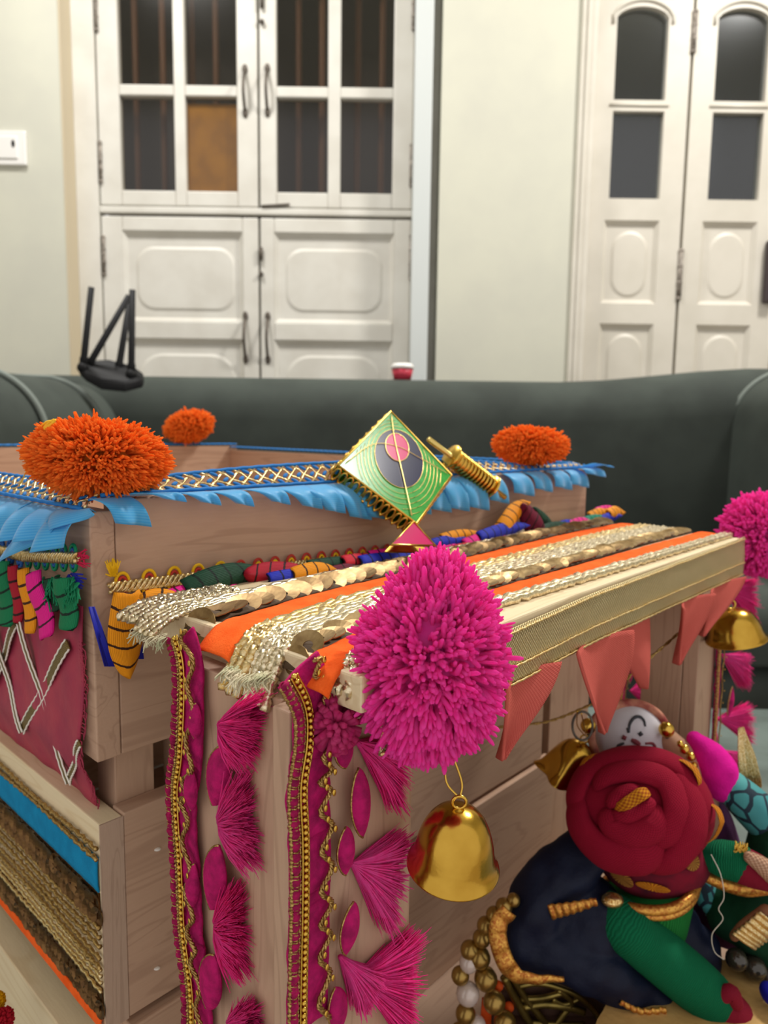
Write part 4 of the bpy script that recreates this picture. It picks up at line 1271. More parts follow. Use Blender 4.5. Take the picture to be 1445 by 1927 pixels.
for (a, b, n) in ((q4[3], q4[2], 13), (q4[2], q4[1], 11), (q4[0], q4[1], 8), (q4[3], q4[0], 8)):
    t = (b - a).normalized(); o_ = t.cross(kn).normalized()
    if o_.dot(a - cen) < 0: o_ = -o_
    for i in range(n):
        c = a.lerp(b, (i + .5) / n) - kn * .0045 + o_ * .0006
        R2 = (b - a).length / n * .40
        gl.tube([c + t * (R2 * math.cos(x)) + kn * (.0040 * math.sin(x)) for x in [6.283 * q / 12 for q in range(12)]], .0007, 6, closed=True)
        gl.ball(c + o_ * .0008 - kn * .0035, .0010, nu=8, nv=6)
gl.build('bead_gallery', gold, kite)
t3 = [KP(776, 984, .001), KP(817, 1029, .001), KP(734, 1027, .001)]
tl = MB().prism(t3, -kn * .0012).build('tail', enam_p, kite, smooth=False)
MB().tube(t3, .0007, 8, closed=True).build('tail_rim', gold, tl)
MB().prism([p - kn * .006 for p in t3], -kn * .001).build('tail_back', gold, tl, smooth=False)

# ------------------------------------------------------------------ thread spool ornament
sa, sb = FW(806, 826, -.004), FW(950, 936, .012)
ax = (sb - sa).normalized()
sp = empty('spool_ornament', sa.lerp(sb, .5), 'gold thread spool ornament with a long rod lying right of the kite', 'spool ornament')
k = ppm(sa.lerp(sb, .5)); LL = (sb - sa).length
MB().tube([sa, sb], 5.2 * k, 12).build('rod', pale_g, sp)
mb = MB().tube([sa.lerp(sb, .32), sa.lerp(sb, .78)], 15 * k, 14)
for i in range(11): 
    c = sa.lerp(sb, lerp(.34, .76, i / 10)); x, y, _ = frame(ax)
    mb.tube([c + (x * math.cos(t) + y * math.sin(t)) * (17.5 * k) for t in [6.283 * q / 20 for q in range(20)]], 2.8 * k, 7, closed=True)
mb.build('wound_thread', gold, sp)
for s in (.28, .80):
    c = sa.lerp(sb, s)
    MB().lathe([(0, -2 * k), (22 * k, -2 * k), (25 * k, 0), (22 * k, 3 * k), (0, 3 * k)], c, ax, 24).build('flange', gold, sp)

# ------------------------------------------------------------------ bells
brass = plain('brass', '#cfa545', .20, 1.0, col2='#b98d34', nscale=60, bump=.06, bscale=420)
bell_prof = [(0, 1.0), (.18, .985), (.34, .945), (.50, .87), (.62, .77), (.71, .65), (.78, .52), (.83, .38), (.86, .26), (.90, .15), (.96, .07), (1.0, .035), (1.005, .015), (.99, .0), (.95, .01), (.89, .09), (.84, .24), (.79, .42), (.68, .64), (.52, .82), (.3, .92), (0, .96)]
def bell(base, axis, R, Hh, label, cord, wave=0.0, mat=None, group=None):
    t = empty('bell', base, label, 'bell', group)
    fn = (lambda a, i: 1 + wave * max(0, 1 - abs(i - 12) / 7.0) * math.cos(5 * a)) if wave else None
    MB().lathe([(r * R, h * Hh) for r, h in bell_prof], base, axis, 48, fn).build('bell_body', mat or brass, t)
    top = base + Vector(axis).normalized() * Hh
    a = Vector(axis).normalized(); x, y, _ = frame(a)
    MB().tube([top + a * (R * .14) + (x * math.cos(q) + a * math.sin(q)) * (R * .15) for q in [6.283 * i / 14 for i in range(14)]], R * .035, 7, closed=True).build('hanging_loop', gold, t)
    MB().ball(base + a * (Hh * .08), R * .2, nu=14, nv=10).build('clapper', brass, t)
    mb = MB()
    for off in (-.0012, .0012):
        mb.tube(curve([top + a * (R * .24), top.lerp(cord, .5) + x * off * 2, cord + x * off], 5), .00038, 6)
    mb.build('wire_hook', gold, t)
    return t
bw_ = WAWN + .010
b1 = FW(852, 1629, bw_); k = ppm(b1)
bell(b1, (U_ * 1.0 + R_ * .06 - _f * .28), 87 * k, 128 * k, 'large plain brass bell hanging from the big pink pompom', FW(846, 1425, bw_))
b2 = FW(1386, 1204, .47 * D0); k = ppm(b2)
bell(b2, (U_ * 1.0 - R_ * .22 - _f * .12), 55 * k, 62 * k, 'squat brass bell hanging under the canopy right end by pink tufts', FW(1373, 1086, .46 * D0))
b3 = DP(1058, 1464, .43); k = ppm(b3)
bell(b3, (U_ * .9 + R_ * .42 - _f * .2), 50 * k, 82 * k, 'flower-shaped brass bell with a wavy rim left of the white doll face', FW(1090, 1340, .32 * D0), wave=.20)
mb = MB(); c = FW(1096, 1366, .30 * D0); k = ppm(c)
mb.tube([c + R_ * (19 * k * math.cos(q)) + U_ * (27 * k * math.sin(q)) for q in [6.283 * i / 24 for i in range(24)]], 2.4 * k, 7, closed=True)
tag(mb.build('wire_ring', iron), 'dark wire ring joining the flower bell to the gold cord', 'ring')

# ------------------------------------------------------------------ pink garlands
velvet = plain('magenta_velvet', '#b81263', .8, col2='#8d0d4c', nscale=260, bump=.5, bscale=800, sheen=.9)
cro = plain('crimson_cord', '#a5104f', .8, col2='#7c0b3c', nscale=500, sheen=.4)
feather = yarn('pink_fibre', '#ff62ba', '#ff48a8')
feather2 = yarn('pink_fibre_deep', '#ff54b0', '#ff3a9c')
def tuft(PF, apex, e1, e2, par, n=1100, lift=.004, outv=WA, mat=None, seed=0):
    """fan of fine fibres from apex to the edge e1..e2 (pixels on plane PF)"""
    rg = np.random.default_rng(seed + 50)
    a = PF(*apex); E1, E2 = PF(*e1), PF(*e2)
    L = ((E1 - a).length + (E2 - a).length) * .5
    d1, d2 = (E1 - a) / L, (E2 - a) / L
    mb = MB()
    for i in range(n):
        t = rg.uniform(-.03, 1.03)
        d = d1.lerp(d2, t)
        s = d.length
        dn = d.normalized()
        ln = L * lerp(1.0, s, .9) * rg.uniform(.88, 1.02) * (1 + .07 * math.sin(t * 17 + seed) + .05 * math.sin(t * 41))
        o = outv * (lift * (rg.uniform(-.3, 1.0)))
        w = Vector(rg.normal(0, .0006, 3))
        r = .00020 * rg.uniform(.7, 1.5)
        mb.tube([a + w * .3, a + dn * ln * .33 + o * .9 + w * .4, a + dn * ln * .68 + o * 1.3 + w, a + dn * ln + o * 1.2 + w * 2.2], [r * 1.4, r * 1.5, r * 1.2, r * .35], 3, cap=False)
    return mb.build('tassel', mat or feather, par)
def garland(PF, outv, spine, name_label, tufts, leaves, wid, group='pink velvet garlands', chain_off=(.0, .45, .95), loc=None):
    """velvet ribbon with corded edge, bead chain, twisted gold braid, petals and fibre tassels"""
    t = empty('garland', loc or PF(*spine[0]), name_label, 'garland', group)
    C = curve([PF(*p) for p in spine], 24)
    k = ppm(C[0])
    W = wid * k
    def pt(i, off, lift=0.0):
        T = (C[min(i + 1, len(C) - 1)] - C[max(i - 1, 0)]).normalized()
        sd = T.cross(outv).normalized()
        if sd.dot(R_) < 0: sd = -sd
        return C[i] + sd * (W * off) + outv * lift
    n = len(C)
    vel = MB().grid(lambda a, b: pt(int(a * (n - 1)), lerp(.02, .98, b), .0006 + .0010 * noise.noise(C[int(a * (n - 1))] * 150 + Vector((b * 3, 0, 0)))), n - 1, 8).build('velvet_ribbon', velvet, t, solid=.0010)
    # corded left edge: lumpy crimson cord with gold whip stitches
    m1, m2 = MB(), MB()
    rr = W * .085
    dense = lambda off, lift, per: [(pt(int(i / per), off, lift).lerp(pt(min(int(i / per) + 1, n - 1), off, lift), (i % per) / per)) for i in range((n - 1) * per)]
    e = dense(.10, .0014, 4)
    m1.tube([p + outv * .0002 * math.sin(i) for i, p in enumerate(e)], [rr * (1 + .30 * math.sin(i * 1.35)) for i in range(len(e))], 8)
    m1.build('corded_edge', cro, t)
    for off, ph in ((.015, 0), (.20, 2)):
        e2 = dense(off, .0016, 4)
        m2.tube([p + outv * (.0004 * math.sin(i * 1.2 + ph)) for i, p in enumerate(e2)], [.00042 * (1 + .4 * math.sin(i * .9 + ph)) for i in range(len(e2))], 6)
    step = 3
    for i in range(0, len(e) - step, 5):
        a = e[i] ; b = e[min(i + 3, len(e) - 1)]
        sd = (pt(min(i // 4, n - 1), .2, .0016) - pt(min(i // 4, n - 1), .015, .0016)) * .5
        m2.tube([a - sd + outv * rr * .2, a.lerp(b, .5) + outv * rr * .95, b + sd + outv * rr * .2], .00028, 5)
    m2.build('gold_stitching', gold_d, t)
    # chain of small gold beads
    mb = MB()
    ch = dense(.34, .0018, 3)
    L = 0; last = ch[0]; nxt = 0
    for p in ch:
        L += (p - last).length; last = p
        if L >= nxt:
            nxt = L + W * .115
            mb.ball(p, (W * .062, W * .062, W * .05), nu=8, nv=6)
    for off in (.27, .41): mb.tube([p + outv * .0003 for p in dense(off, .0014, 2)], .0004, 5)
    mb.build('bead_chain', gold, t)
    # wavy twisted gold braid
    mg = MB()
    wob = [pt(i, .78 + .13 * math.sin(i * .42), .0030) for i in range(n)]
    for s in range(3):
        mg.tube([p + outv * (W * .03 * math.cos(i * 1.5 + s * 2.1)) + (pt(i, 1, .0) - pt(i, 0, .0)).normalized() * (W * .042 * math.sin(i * 1.5 + s * 2.1)) for i, p in enumerate(wob)], W * .028, 6)
    mg.build('gold_braid', gold_d, t)
    ms = MB()
    for i in range(4, n - 1, 5):
        p = wob[i]; x, y, a = frame(outv + Vector((random.uniform(-.3, .3),) * 3), ZA)
        ms.ball(p + outv * .0015, (W * .07, W * .045, .0003), (ZA, outv.cross(ZA), outv), 10, 6)
    ms.build('gold_sequins', gold, t)
    for (x0, y0, x1, y1, wd) in leaves:
        a, b = PF(x0, y0) + outv * .0022, PF(x1, y1) + outv * .0022
        tt = (b - a).normalized(); sd = tt.cross(outv).normalized(); hw = wd * k * (.95 if outv is not WA else .62)
        def f(i, j, a=a, b=b, sd=sd, hw=hw):
            s = 2 * j - 1
            return a.lerp(b, i) + sd * (hw * math.sin(math.pi * i) ** .7 * s) + outv * (.0024 * (1 - s * s) * math.sin(math.pi * i))
        lf = MB().grid(f, 14, 6).build('velvet_petal', velvet, t, solid=.0008)
        MB().tube([f(i / 14, 1) + outv * .0003 for i in range(15)], .0004, 5).build('gold_edging', gold_d, lf)
    for i, (ap, e1, e2) in enumerate(tufts):
        tuft(PF, ap, e1, e2, t, outv=outv, mat=feather if i % 2 else feather2, seed=i + int(spine[0][0]))
    return t
ug = UP - .0022
garland(lambda x, y: LS(x, y, ug), -UA, [(322, 1205), (334, 1260), (330, 1400), (322, 1480), (330, 1620), (336, 1740), (350, 1850), (352, 1960)],
        'pink tasselled garland on the left side of the near left pillar',
        [((412, 1362), (498, 1308), (474, 1442)), ((412, 1548), (466, 1452), (484, 1630)), ((406, 1740), (456, 1656), (462, 1832)), ((430, 1925), (476, 1876), (500, 1990))],
        [(432, 1400, 412, 1510, 34), (424, 1585, 408, 1705, 36), (415, 1790, 400, 1890, 36), (382, 1320, 378, 1385, 20), (372, 1440, 372, 1520, 20), (378, 1620, 372, 1700, 20)], 92)
wg = WPF + TB * .8 + .0032
garland(lambda x, y: FW(x, y, wg), WA, [(520, 1295), (545, 1345), (548, 1400), (536, 1490), (540, 1600), (540, 1720), (538, 1820), (536, 1960)],
        'pink tasselled garland on the front of the near left pillar beside the large bell',
        [((672, 1396), (756, 1388), (740, 1520)), ((662, 1625), (752, 1562), (728, 1758)), ((668, 1838), (772, 1752), (762, 1950)), ((640, 1800), (700, 1830), (672, 1900))],
        [(664, 1440, 672, 1570, 46), (640, 1550, 640, 1640, 40), (655, 1690, 640, 1790, 44), (632, 1372, 640, 1440, 40), (620, 1850, 630, 1930, 44)], 112)
vk = [o for o in COL.objects if o.name.startswith('garland')][-1]
mb = MB()
for i in range(160):
    d = Vector(rng.normal(0, 1, 3)).normalized(); c = FW(632, 1362, wg + .004)
    q = c + Vector((d.x * .0075, d.y * .0075, d.z * .0095))
    mb.tube([c, q], [.0012, .0009], 5)
mb.build('yarn_knot', yarn('rose_yarn', '#e0508c', '#c83074'), vk)
# right-hand garlands, further back
wq = wr + .002
garland(lambda x, y: FW(x, y, wq), WA, [(1345, 1120), (1348, 1200), (1343, 1300), (1338, 1400), (1334, 1500)],
        'pink tasselled garland on the outer edge of the right pillar below the squat bell',
        [((1366, 1110), (1412, 1090), (1414, 1182)), ((1358, 1232), (1402, 1232), (1398, 1298)), ((1348, 1352), (1402, 1326), (1408, 1394)), ((1350, 1410), (1396, 1420), (1380, 1470))], [(1372, 1290, 1362, 1350, 18)], 26)
garland(lambda x, y: FW(x, y, .06 * D0), WA, [(1168, 1180), (1170, 1240), (1160, 1330)],
        'pink tasselled garland seen deep in the doorway behind the coral flags',
        [((1186, 1300), (1228, 1262), (1222, 1330)), ((1180, 1240), (1230, 1235), (1226, 1280))], [(1188, 1200, 1180, 1285, 24)], 26)

# ------------------------------------------------------------------ cloth dolls sitting in the porch
wine_w = weave('wine_muslin', '#7d0a24', '#a31836', 620, .9, .6, .12, .0005)
wine_p = plain('wine_cloth', '#7a1028', .85, sheen=.4, bump=.3, bscale=900)
yel_w = weave('yellow_weave', '#8a2a16', '#f2b01e', 420, .8, .6, .2, .0005)
green_t = wrapped('green_thread', '#0c6a45', '#074a30')
navy = plain('navy_satin', '#161d33', .55, col2='#10152a', nscale=60, sheen=.25, bump=.25, bscale=500)
zari = glitter('orange_gold_zari', '#b5652c', '#e8b455', 900, .4, .8, .75)
SC = .855
def DD(x, y, d): return DP(x, y, d * SC)
def on_ball(c, rad, axes, px, py, off=0.0):
    """point on an ellipsoid's near side seen at a pixel"""
    X_, Y_, Z_ = axes
    d = ray(px, py); o = CAM - c
    f = lambda v: Vector((v.dot(X_) / rad[0], v.dot(Y_) / rad[1], v.dot(Z_) / rad[2]))
    O, D_ = f(o), f(d)
    A, B, C_ = D_.dot(D_), 2 * O.dot(D_), O.dot(O) - 1
    disc = max(0, B * B - 4 * A * C_)
    t = (-B - math.sqrt(disc)) / (2 * A)
    p = CAM + d * t
    return p + (p - c).normalized() * off
def limb(name, pts, mat, par, seg=18, step=5, sub=0, mb=None):
    """tapering rounded limb: pts = (px, py, distance, radius px)"""
    C = [DD(x, y, d) for x, y, d, r in pts]
    R2 = [r * ppm(c) for c, (_, _, _, r) in zip(C, pts)]
    P = curve(C, step); n = len(P)
    rr = [float(np.interp(i / step, range(len(R2)), R2)) for i in range(n)]
    # rounded ends
    a, b = (P[0] - P[1]).normalized(), (P[-1] - P[-2]).normalized()
    st = [(P[0] + a * rr[0] * q, rr[0] * math.sqrt(1 - q * q)) for q in (.98, .85, .55)]
    en = [(P[-1] + b * rr[-1] * q, rr[-1] * math.sqrt(1 - q * q)) for q in (.55, .85, .98)]
    P = [q[0] for q in st] + P + [q[0] for q in en]; rr = [q[1] for q in st] + rr + [q[1] for q in en]
    m_ = mb or MB(); m_.tube(P, rr, seg)
    return m_ if mb is not None else m_.build(name, mat, par)
def lump(name, parts, mat, par, voxel=.0016, amp=.003, fr=45):
    """cloth mass: overlapping limbs and balls fused into one surface with folds"""
    mb = MB()
    for pts in parts: limb(None, pts, None, None, mb=mb) if len(pts) > 1 else mb.ball(DD(*pts[0][:3]), pts[0][3] * ppm(DD(*pts[0][:3])))
    o = mb.build(name, mat, par)
    md = o.modifiers.new('fuse', 'REMESH'); md.mode = 'VOXEL'; md.voxel_size = voxel; md.use_smooth_shade = True
    tx = bpy.data.textures.new('folds', 'CLOUDS'); tx.noise_scale = .022; tx.noise_depth = 1
    dm = o.modifiers.new('folds', 'DISPLACE'); dm.texture = tx; dm.strength = amp * 2; dm.mid_level = .5; dm.texture_coords = 'LOCAL'
    sm = o.modifiers.new('smooth', 'SMOOTH'); sm.iterations = 3
    return o
CA = cam_axes()
# --- front doll: seen over the top of her rose-folded turban
dT = .455
tc_ = DD(1203, 1518, dT); k = ppm(tc_)
doll = empty('cloth_doll', Vector((tc_.x, tc_.y, ZFL)), 'cloth doll in front with a wine-red turban folded like a rose and a green arm', 'doll', 'cloth dolls in the porch')
trad = (134 * k, 110 * k, 112 * k)
tb_ = MB().ball(tc_, trad, CA, 40, 28).build('turban', wine_w, doll)
def fold(name, pts, wpx, mat, lift=.3, flat=.55, ends=True):
    """a rolled fold of cloth laid on the turban; wpx may vary along it"""
    C = curve([on_ball(tc_, trad, CA, x, y) for x, y in pts], 8); n = len(C)
    if not hasattr(wpx, '__len__'): wpx = [wpx] * len(pts)
    rr = [float(np.interp(i / 8, range(len(wpx)), wpx)) * k for i in range(n)]
    if ends:
        for i in range(5):
            q = math.sqrt(1 - (1 - (i + .3) / 5.3) ** 2); rr[i] *= q; rr[-1 - i] *= q
    mb = MB(); vs, uvs, fs = [], [], []
    seg = 14; L = 0
    for i in range(n):
        T = (C[min(i + 1, n - 1)] - C[max(i - 1, 0)]).normalized()
        N = (C[i] - tc_).normalized(); sd = T.cross(N).normalized(); N = sd.cross(T)
        if i: L += (C[i] - C[i - 1]).length
        for j in range(seg):
            a = 6.2832 * j / seg
            vs.append(C[i] + sd * (rr[i] * math.cos(a)) + N * (rr[i] * flat * math.sin(a) + rr[i] * lift * .3))
            uvs.append((L, a * rr[i]))
    for i in range(n - 1):
        for j in range(seg):
            j2 = (j + 1) % seg; fs.append((i * seg + j, i * seg + j2, (i + 1) * seg + j2, (i + 1) * seg + j))
    fs += [tuple(range(seg - 1, -1, -1)), tuple((n - 1) * seg + j for j in range(seg))]
    return mb.add(vs, fs, uvs).build(name, mat, tb_)
fold('cloth_fold', [(1090, 1560), (1085, 1500), (1112, 1450), (1170, 1428), (1235, 1428), (1290, 1458), (1318, 1510), (1318, 1565)], [18, 26, 26, 24, 26, 28, 26, 18], wine_w)
fold('cloth_fold', [(1262, 1440), (1296, 1500), (1296, 1560), (1262, 1612), (1205, 1630)], [16, 26, 32, 30, 18], wine_w, .8)
fold('cloth_fold', [(1090, 1492), (1096, 1550), (1140, 1596), (1200, 1606), (1250, 1585)], [22, 34, 40, 38, 22], wine_w, .6)
fold('cloth_fold', [(1118, 1485), (1150, 1462), (1200, 1456), (1248, 1472), (1268, 1518), (1256, 1562), (1220, 1590)], [14, 20, 22, 24, 26, 24, 14], wine_w, 1.1)
fold('cloth_fold', [(1146, 1520), (1150, 1550), (1188, 1568), (1228, 1552), (1240, 1515)], [14, 20, 24, 24, 16], wine_w, 1.4)
fold('cloth_fold', [(1142, 1518), (1172, 1498), (1204, 1482)], [12, 15, 11], wine_w, 2.2, .8)
fold('cloth_fold', [(1150, 1530), (1180, 1535), (1215, 1518), (1226, 1500)], [10, 13, 13, 9], wine_w, 2.4, .8)
fold('yellow_edge', [(1156, 1522), (1180, 1515), (1205, 1500), (1222, 1492)], [5, 10, 11, 6], yel_w, 8.5, .2)
fold('yellow_edge', [(1262, 1434), (1290, 1464), (1308, 1492)], [7, 10, 6], yel_w, 8.5, .2)
fold('yellow_edge', [(1324, 1510), (1330, 1540), (1322, 1585)], [8, 12, 7], yel_w, 7, .2)
fold('yellow_edge', [(1096, 1462), (1112, 1442), (1138, 1424)], [5, 7, 5], yel_w, 8, .2)
# printed shawl under the turban
sc_ = DD(1228, 1612, dT + .004); srad = (106 * k, 70 * k, 88 * k)
sh = MB().ball(sc_, srad, CA, 32, 22).build('printed_shawl', plain('shawl_print', '#2a1420', .85, col2='#7a1028', nscale=48, sheen=.3), doll)
tan_w = weave('tan_weave', '#6a3a20', '#c9953f', 420, .8, .6, .2, .0005)
for x, y, a, b, m_ in ((1300, 1622, 20, 15, tan_w), (1170, 1650, 26, 14, tan_w), (1228, 1668, 30, 8, yel_w)):
    p = on_ball(sc_, srad, CA, x, y, .0008); N = (p - sc_).normalized(); X1 = (R_ - N * R_.dot(N)).normalized()
    MB().ball(p, (a * k, b * k, 2.2 * k), (X1, N.cross(X1), N), 20, 10).build('woven_dot', m_, sh)
limb('white_hem', [(1280, 1676, dT - .012, 9), (1304, 1660, dT - .010, 10), (1326, 1632, dT - .006, 7)], plain('white_fuzz', '#cfc8c2', .95, sheen=.6, bump=.5, bscale=900), doll)
# bodice, collar, arm and hand
bod = MB(); ca, cb = DD(1215, 1672, dT), DD(1240, 1778, dT - .010)
axb = (cb - ca).normalized(); kk = ppm(ca)
bod.lathe([(0, -.001), (84 * kk, 0), (86 * kk, 12 * kk), (74 * kk, 40 * kk), (56 * kk, 78 * kk), (40 * kk, 106 * kk), (0, 120 * kk)], ca, axb, 28)
bodice_m = wrapped('green_print', '#155f28', '#2a8c40', 500)
bd = bod.build('bodice', bodice_m, doll)
white_s = plain('white_print', '#d8ddd6', .8)
for i in range(5):
    a, b = DD(1240 + i * 3, 1712 + i * 11, dT - .0245 + i * .0016), DD(1294 - i * 9, 1690 + i * 11, dT - .0185 + i * .0012)
    MB().tube(curve([a, a.lerp(b, .5) - _f * .001, b], 4), .0009, 6, flat=(U_, 1)).build('white_stripe', white_s, bd)
mb = MB(); 
for dz, rx, rr in ((0, 92, 9), (12, 88, 7)):
    c = ca + axb * (dz * kk); x, y, _ = frame(axb)
    mb.tube([c + (x * math.cos(t) + y * math.sin(t)) * (rx * kk) + axb * (5 * kk * math.sin(t * 3)) for t in [6.283 * i / 40 for i in range(40)]], rr * kk, 8, closed=True)
mb.build('gold_collar', zari, doll)
MB().ball(DD(1152, 1694, dT - .026), (20 * kk, 15 * kk, 12 * kk)).build('gold_knot', glitter('gold_bits', '#b07a2a', '#ffe2a0', 1200, .25), doll)
limb('arm', [(1152, 1722, .436, 42), (1182, 1748, .428, 48), (1240, 1796, .424, 49), (1300, 1846, .420, 49), (1338, 1878, .418, 46)], green_t, doll)
limb('hand', [(1352, 1888, .4165, 38), (1376, 1912, .4155, 40), (1386, 1934, .415, 36)], wine_p, doll)
limb('thumb', [(1352, 1880, .409, 12), (1374, 1868, .408, 16), (1384, 1886, .408, 14)], wine_p, doll)
lump('skirt', [[(1090, 1615, .452, 46), (1040, 1668, .446, 56), (1000, 1720, .440, 54), (985, 1770, .434, 44), (1010, 1806, .430, 34)],
               [(1020, 1780, .434, 46), (1100, 1812, .430, 54), (1180, 1850, .428, 48), (1236, 1880, .426, 32)],
               [(1100, 1730, .446, 78)], [(1150, 1790, .440, 60)], [(1240, 1790, .452, 60), (1300, 1790, .452, 52), (1310, 1840, .450, 44)], [(1270, 1750, .456, 50)]], navy, doll, amp=.0045)
def hem(name, pts, w0, par, mat=zari, d_=.0):
    C = curve([DD(x, y, d) for x, y, d in pts], 10); n = len(C)
    kx = ppm(C[0])
    def f(a, b):
        i = a * (n - 1); q = min(int(i), n - 2); p = C[q].lerp(C[q + 1], i - q)
        T = (C[q + 1] - C[q]).normalized(); sd = T.cross(-_f).normalized()
        return p + sd * ((b - .5) * w0(a) * kx) - _f * (.0012 * (1 - (2 * b - 1) ** 2) + .0006 * math.sin(a * 40))
    return MB().grid(f, 40, 6).build(name, mat, par, solid=.0008)
hem('gold_hem', [(958, 1712, .4185), (938, 1738, .4165), (938, 1772, .4130), (952, 1812, .4105), (975, 1836, .4105), (1015, 1842, .4105), (1060, 1841, .4110)], lambda a: 33 * (1 - .75 * max(0, a - .55) / .45), doll)
hem('gold_hem', [(1034, 1716, .4260), (1075, 1708, .4225), (1122, 1696, .4235)], lambda a: 30 - 16 * a, doll)
hem('gold_hem', [(1166, 1884, .4105), (1205, 1902, .4100), (1252, 1900, .4110)], lambda a: 9 + 3 * a, doll)
# loose white thread
mb = MB()
mb.tube(curve([DD(1338, 1608, .424), DD(1356, 1646, .42), DD(1362, 1688, .42), DD(1352, 1710, .42), DD(1360, 1730, .42), DD(1340, 1758, .42), DD(1344, 1790, .42), DD(1362, 1806, .42)], 8), .00028, 5)
mb.build('loose_thread', plain('white_thread', '#c9c2b4', .8), doll)

# --- white-faced doll behind
dH = .515
hc = DD(1186, 1384, dH); kh = ppm(hc); ha = cam_axes(-.35); hr = (74 * kh, 62 * kh, 60 * kh)
d2_ = empty('cloth_doll', Vector((hc.x, hc.y, ZFL)), 'cloth doll behind the red turban with drawn white face, gold ear beads, teal arm', 'doll', 'cloth dolls in the porch')
hd = MB().ball(hc, hr, ha, 36, 24).build('head', weave('white_satin', '#c9c6ce', '#dcd9df', 900, .5, .15, .2, .0003), d2_)
ink = plain('dark_ink', '#33363d', .7); maroon = plain('maroon_ink', '#7a2a35', .7)
def mark(pts, r, mat, name):
    P = curve([on_ball(hc, hr, ha, x, y, .0001) for x, y in pts], 6) if len(pts) > 2 else [on_ball(hc, hr, ha, x, y, .0001) for x, y in pts]
    MB().tube(P, [r * kh * (.75 + .4 * math.sin(math.pi * i / (len(P) - 1))) for i in range(len(P))], 7).build(name, mat, hd)
mark([(1183, 1378), (1185, 1362), (1193, 1351), (1203, 1349), (1211, 1356), (1214, 1367)], 2.6, ink, 'eyebrow')
mark([(1181, 1370), (1183, 1379)], 3.6, ink, 'eye'); mark([(1203, 1378), (1207, 1384)], 5.5, ink, 'eye')
mark([(1171, 1386), (1178, 1390)], 5.5, maroon, 'cheek_spot')
mark([(1188, 1392), (1196, 1396), (1204, 1401)], 4.2, maroon, 'lips')
mark([(1161, 1416), (1163, 1404), (1174, 1398)], 2.4, ink, 'eyebrow')
mark([(1184, 1405), (1190, 1411)], 5.5, ink, 'nostril')
mark([(1212, 1413), (1226, 1414), (1232, 1407), (1227, 1399), (1214, 1399)], 2.6, maroon, 'curl')
limb('headscarf_rim', [(1124, 1424, dH - .012, 7), (1112, 1386, dH - .014, 8), (1122, 1350, dH - .010, 8), (1158, 1328, dH - .004, 8), (1200, 1324, dH - .002, 8), (1236, 1342, dH - .006, 8), (1258, 1376, dH - .012, 7), (1264, 1412, dH - .014, 7)], plain('peach_scarf', '#c98c72', .8, col2='#8f3c3c', nscale=120, sheen=.3), d2_)
for x, y in ((1107, 1366), (1254, 1373)):
    e = MB().ball(DD(x, y, dH - .022), 14 * kh, nu=18, nv=12).build('ear_bead', gold, d2_)
    MB().ball(DD(x + 2, y + 14, dH - .020), 5 * kh).build('ear_hook', iron, e)
net = weave('peach_net', '#a8795e', '#e2bfa2', 430, .85, .9, .3, .0009)
lump('shawl', [[(1262, 1396, .498, 22), (1290, 1432, .492, 36), (1308, 1490, .488, 38), (1318, 1550, .488, 34)], [(1250, 1440, .50, 34)]], net, d2_, amp=.0015)
for x, y, r in ((1288, 1410, 9), (1300, 1424, 8), (1306, 1440, 6), (1280, 1400, 6)):
    MB().ball(DD(x, y, .479), r * kh, nu=10, nv=7).build('gold_scale', gold, d2_)
pink_c = plain('pink_felt', '#e3149a', .9, col2='#cc0f88', nscale=120, sheen=.5, bump=.3, bscale=900)
limb('sleeve', [(1308, 1392, .492, 16), (1330, 1418, .486, 30), (1350, 1448, .480, 36), (1358, 1478, .478, 30)], pink_c, d2_)
k_ = NT('teal_print'); tcx = k_.n('ShaderNodeTexCoord'); vo = k_.n('ShaderNodeTexVoronoi', feature='DISTANCE_TO_EDGE', Scale=75.0); k_.l(tcx.outputs['Object'], vo.inputs['Vector'])
nn_ = k_.n('ShaderNodeTexNoise', Scale=40.0); k_.l(tcx.outputs['Object'], nn_.inputs['Vector'])
k_.l(mixc(k_, mathn(k_, 'LESS_THAN', vo.outputs[0], .06), mixc(k_, nn_.outputs[0], S('#1f6f7c'), S('#57b3ae')), S('#0f2a3a')), k_.b.inputs['Base Color']); k_.b.inputs['Roughness'].default_value = .75
teal = k_.m
limb('forearm', [(1372, 1476, .478, 30), (1400, 1504, .472, 36), (1438, 1540, .466, 40), (1480, 1578, .462, 42)], teal, d2_)
limb('foot', [(1316, 1660, .474, 20), (1336, 1694, .470, 24), (1344, 1720, .468, 16)], teal, d2_)
lump('dress', [[(1325, 1500, .496, 28), (1345, 1560, .496, 38), (1360, 1640, .500, 44), (1370, 1720, .50, 60)], [(1240, 1560, .53, 80), (1260, 1700, .53, 90)]], plain('plum_cloth', '#5a2f58', .85, col2='#4a2450', nscale=60, sheen=.3, bump=.3, bscale=700), d2_, amp=.002)

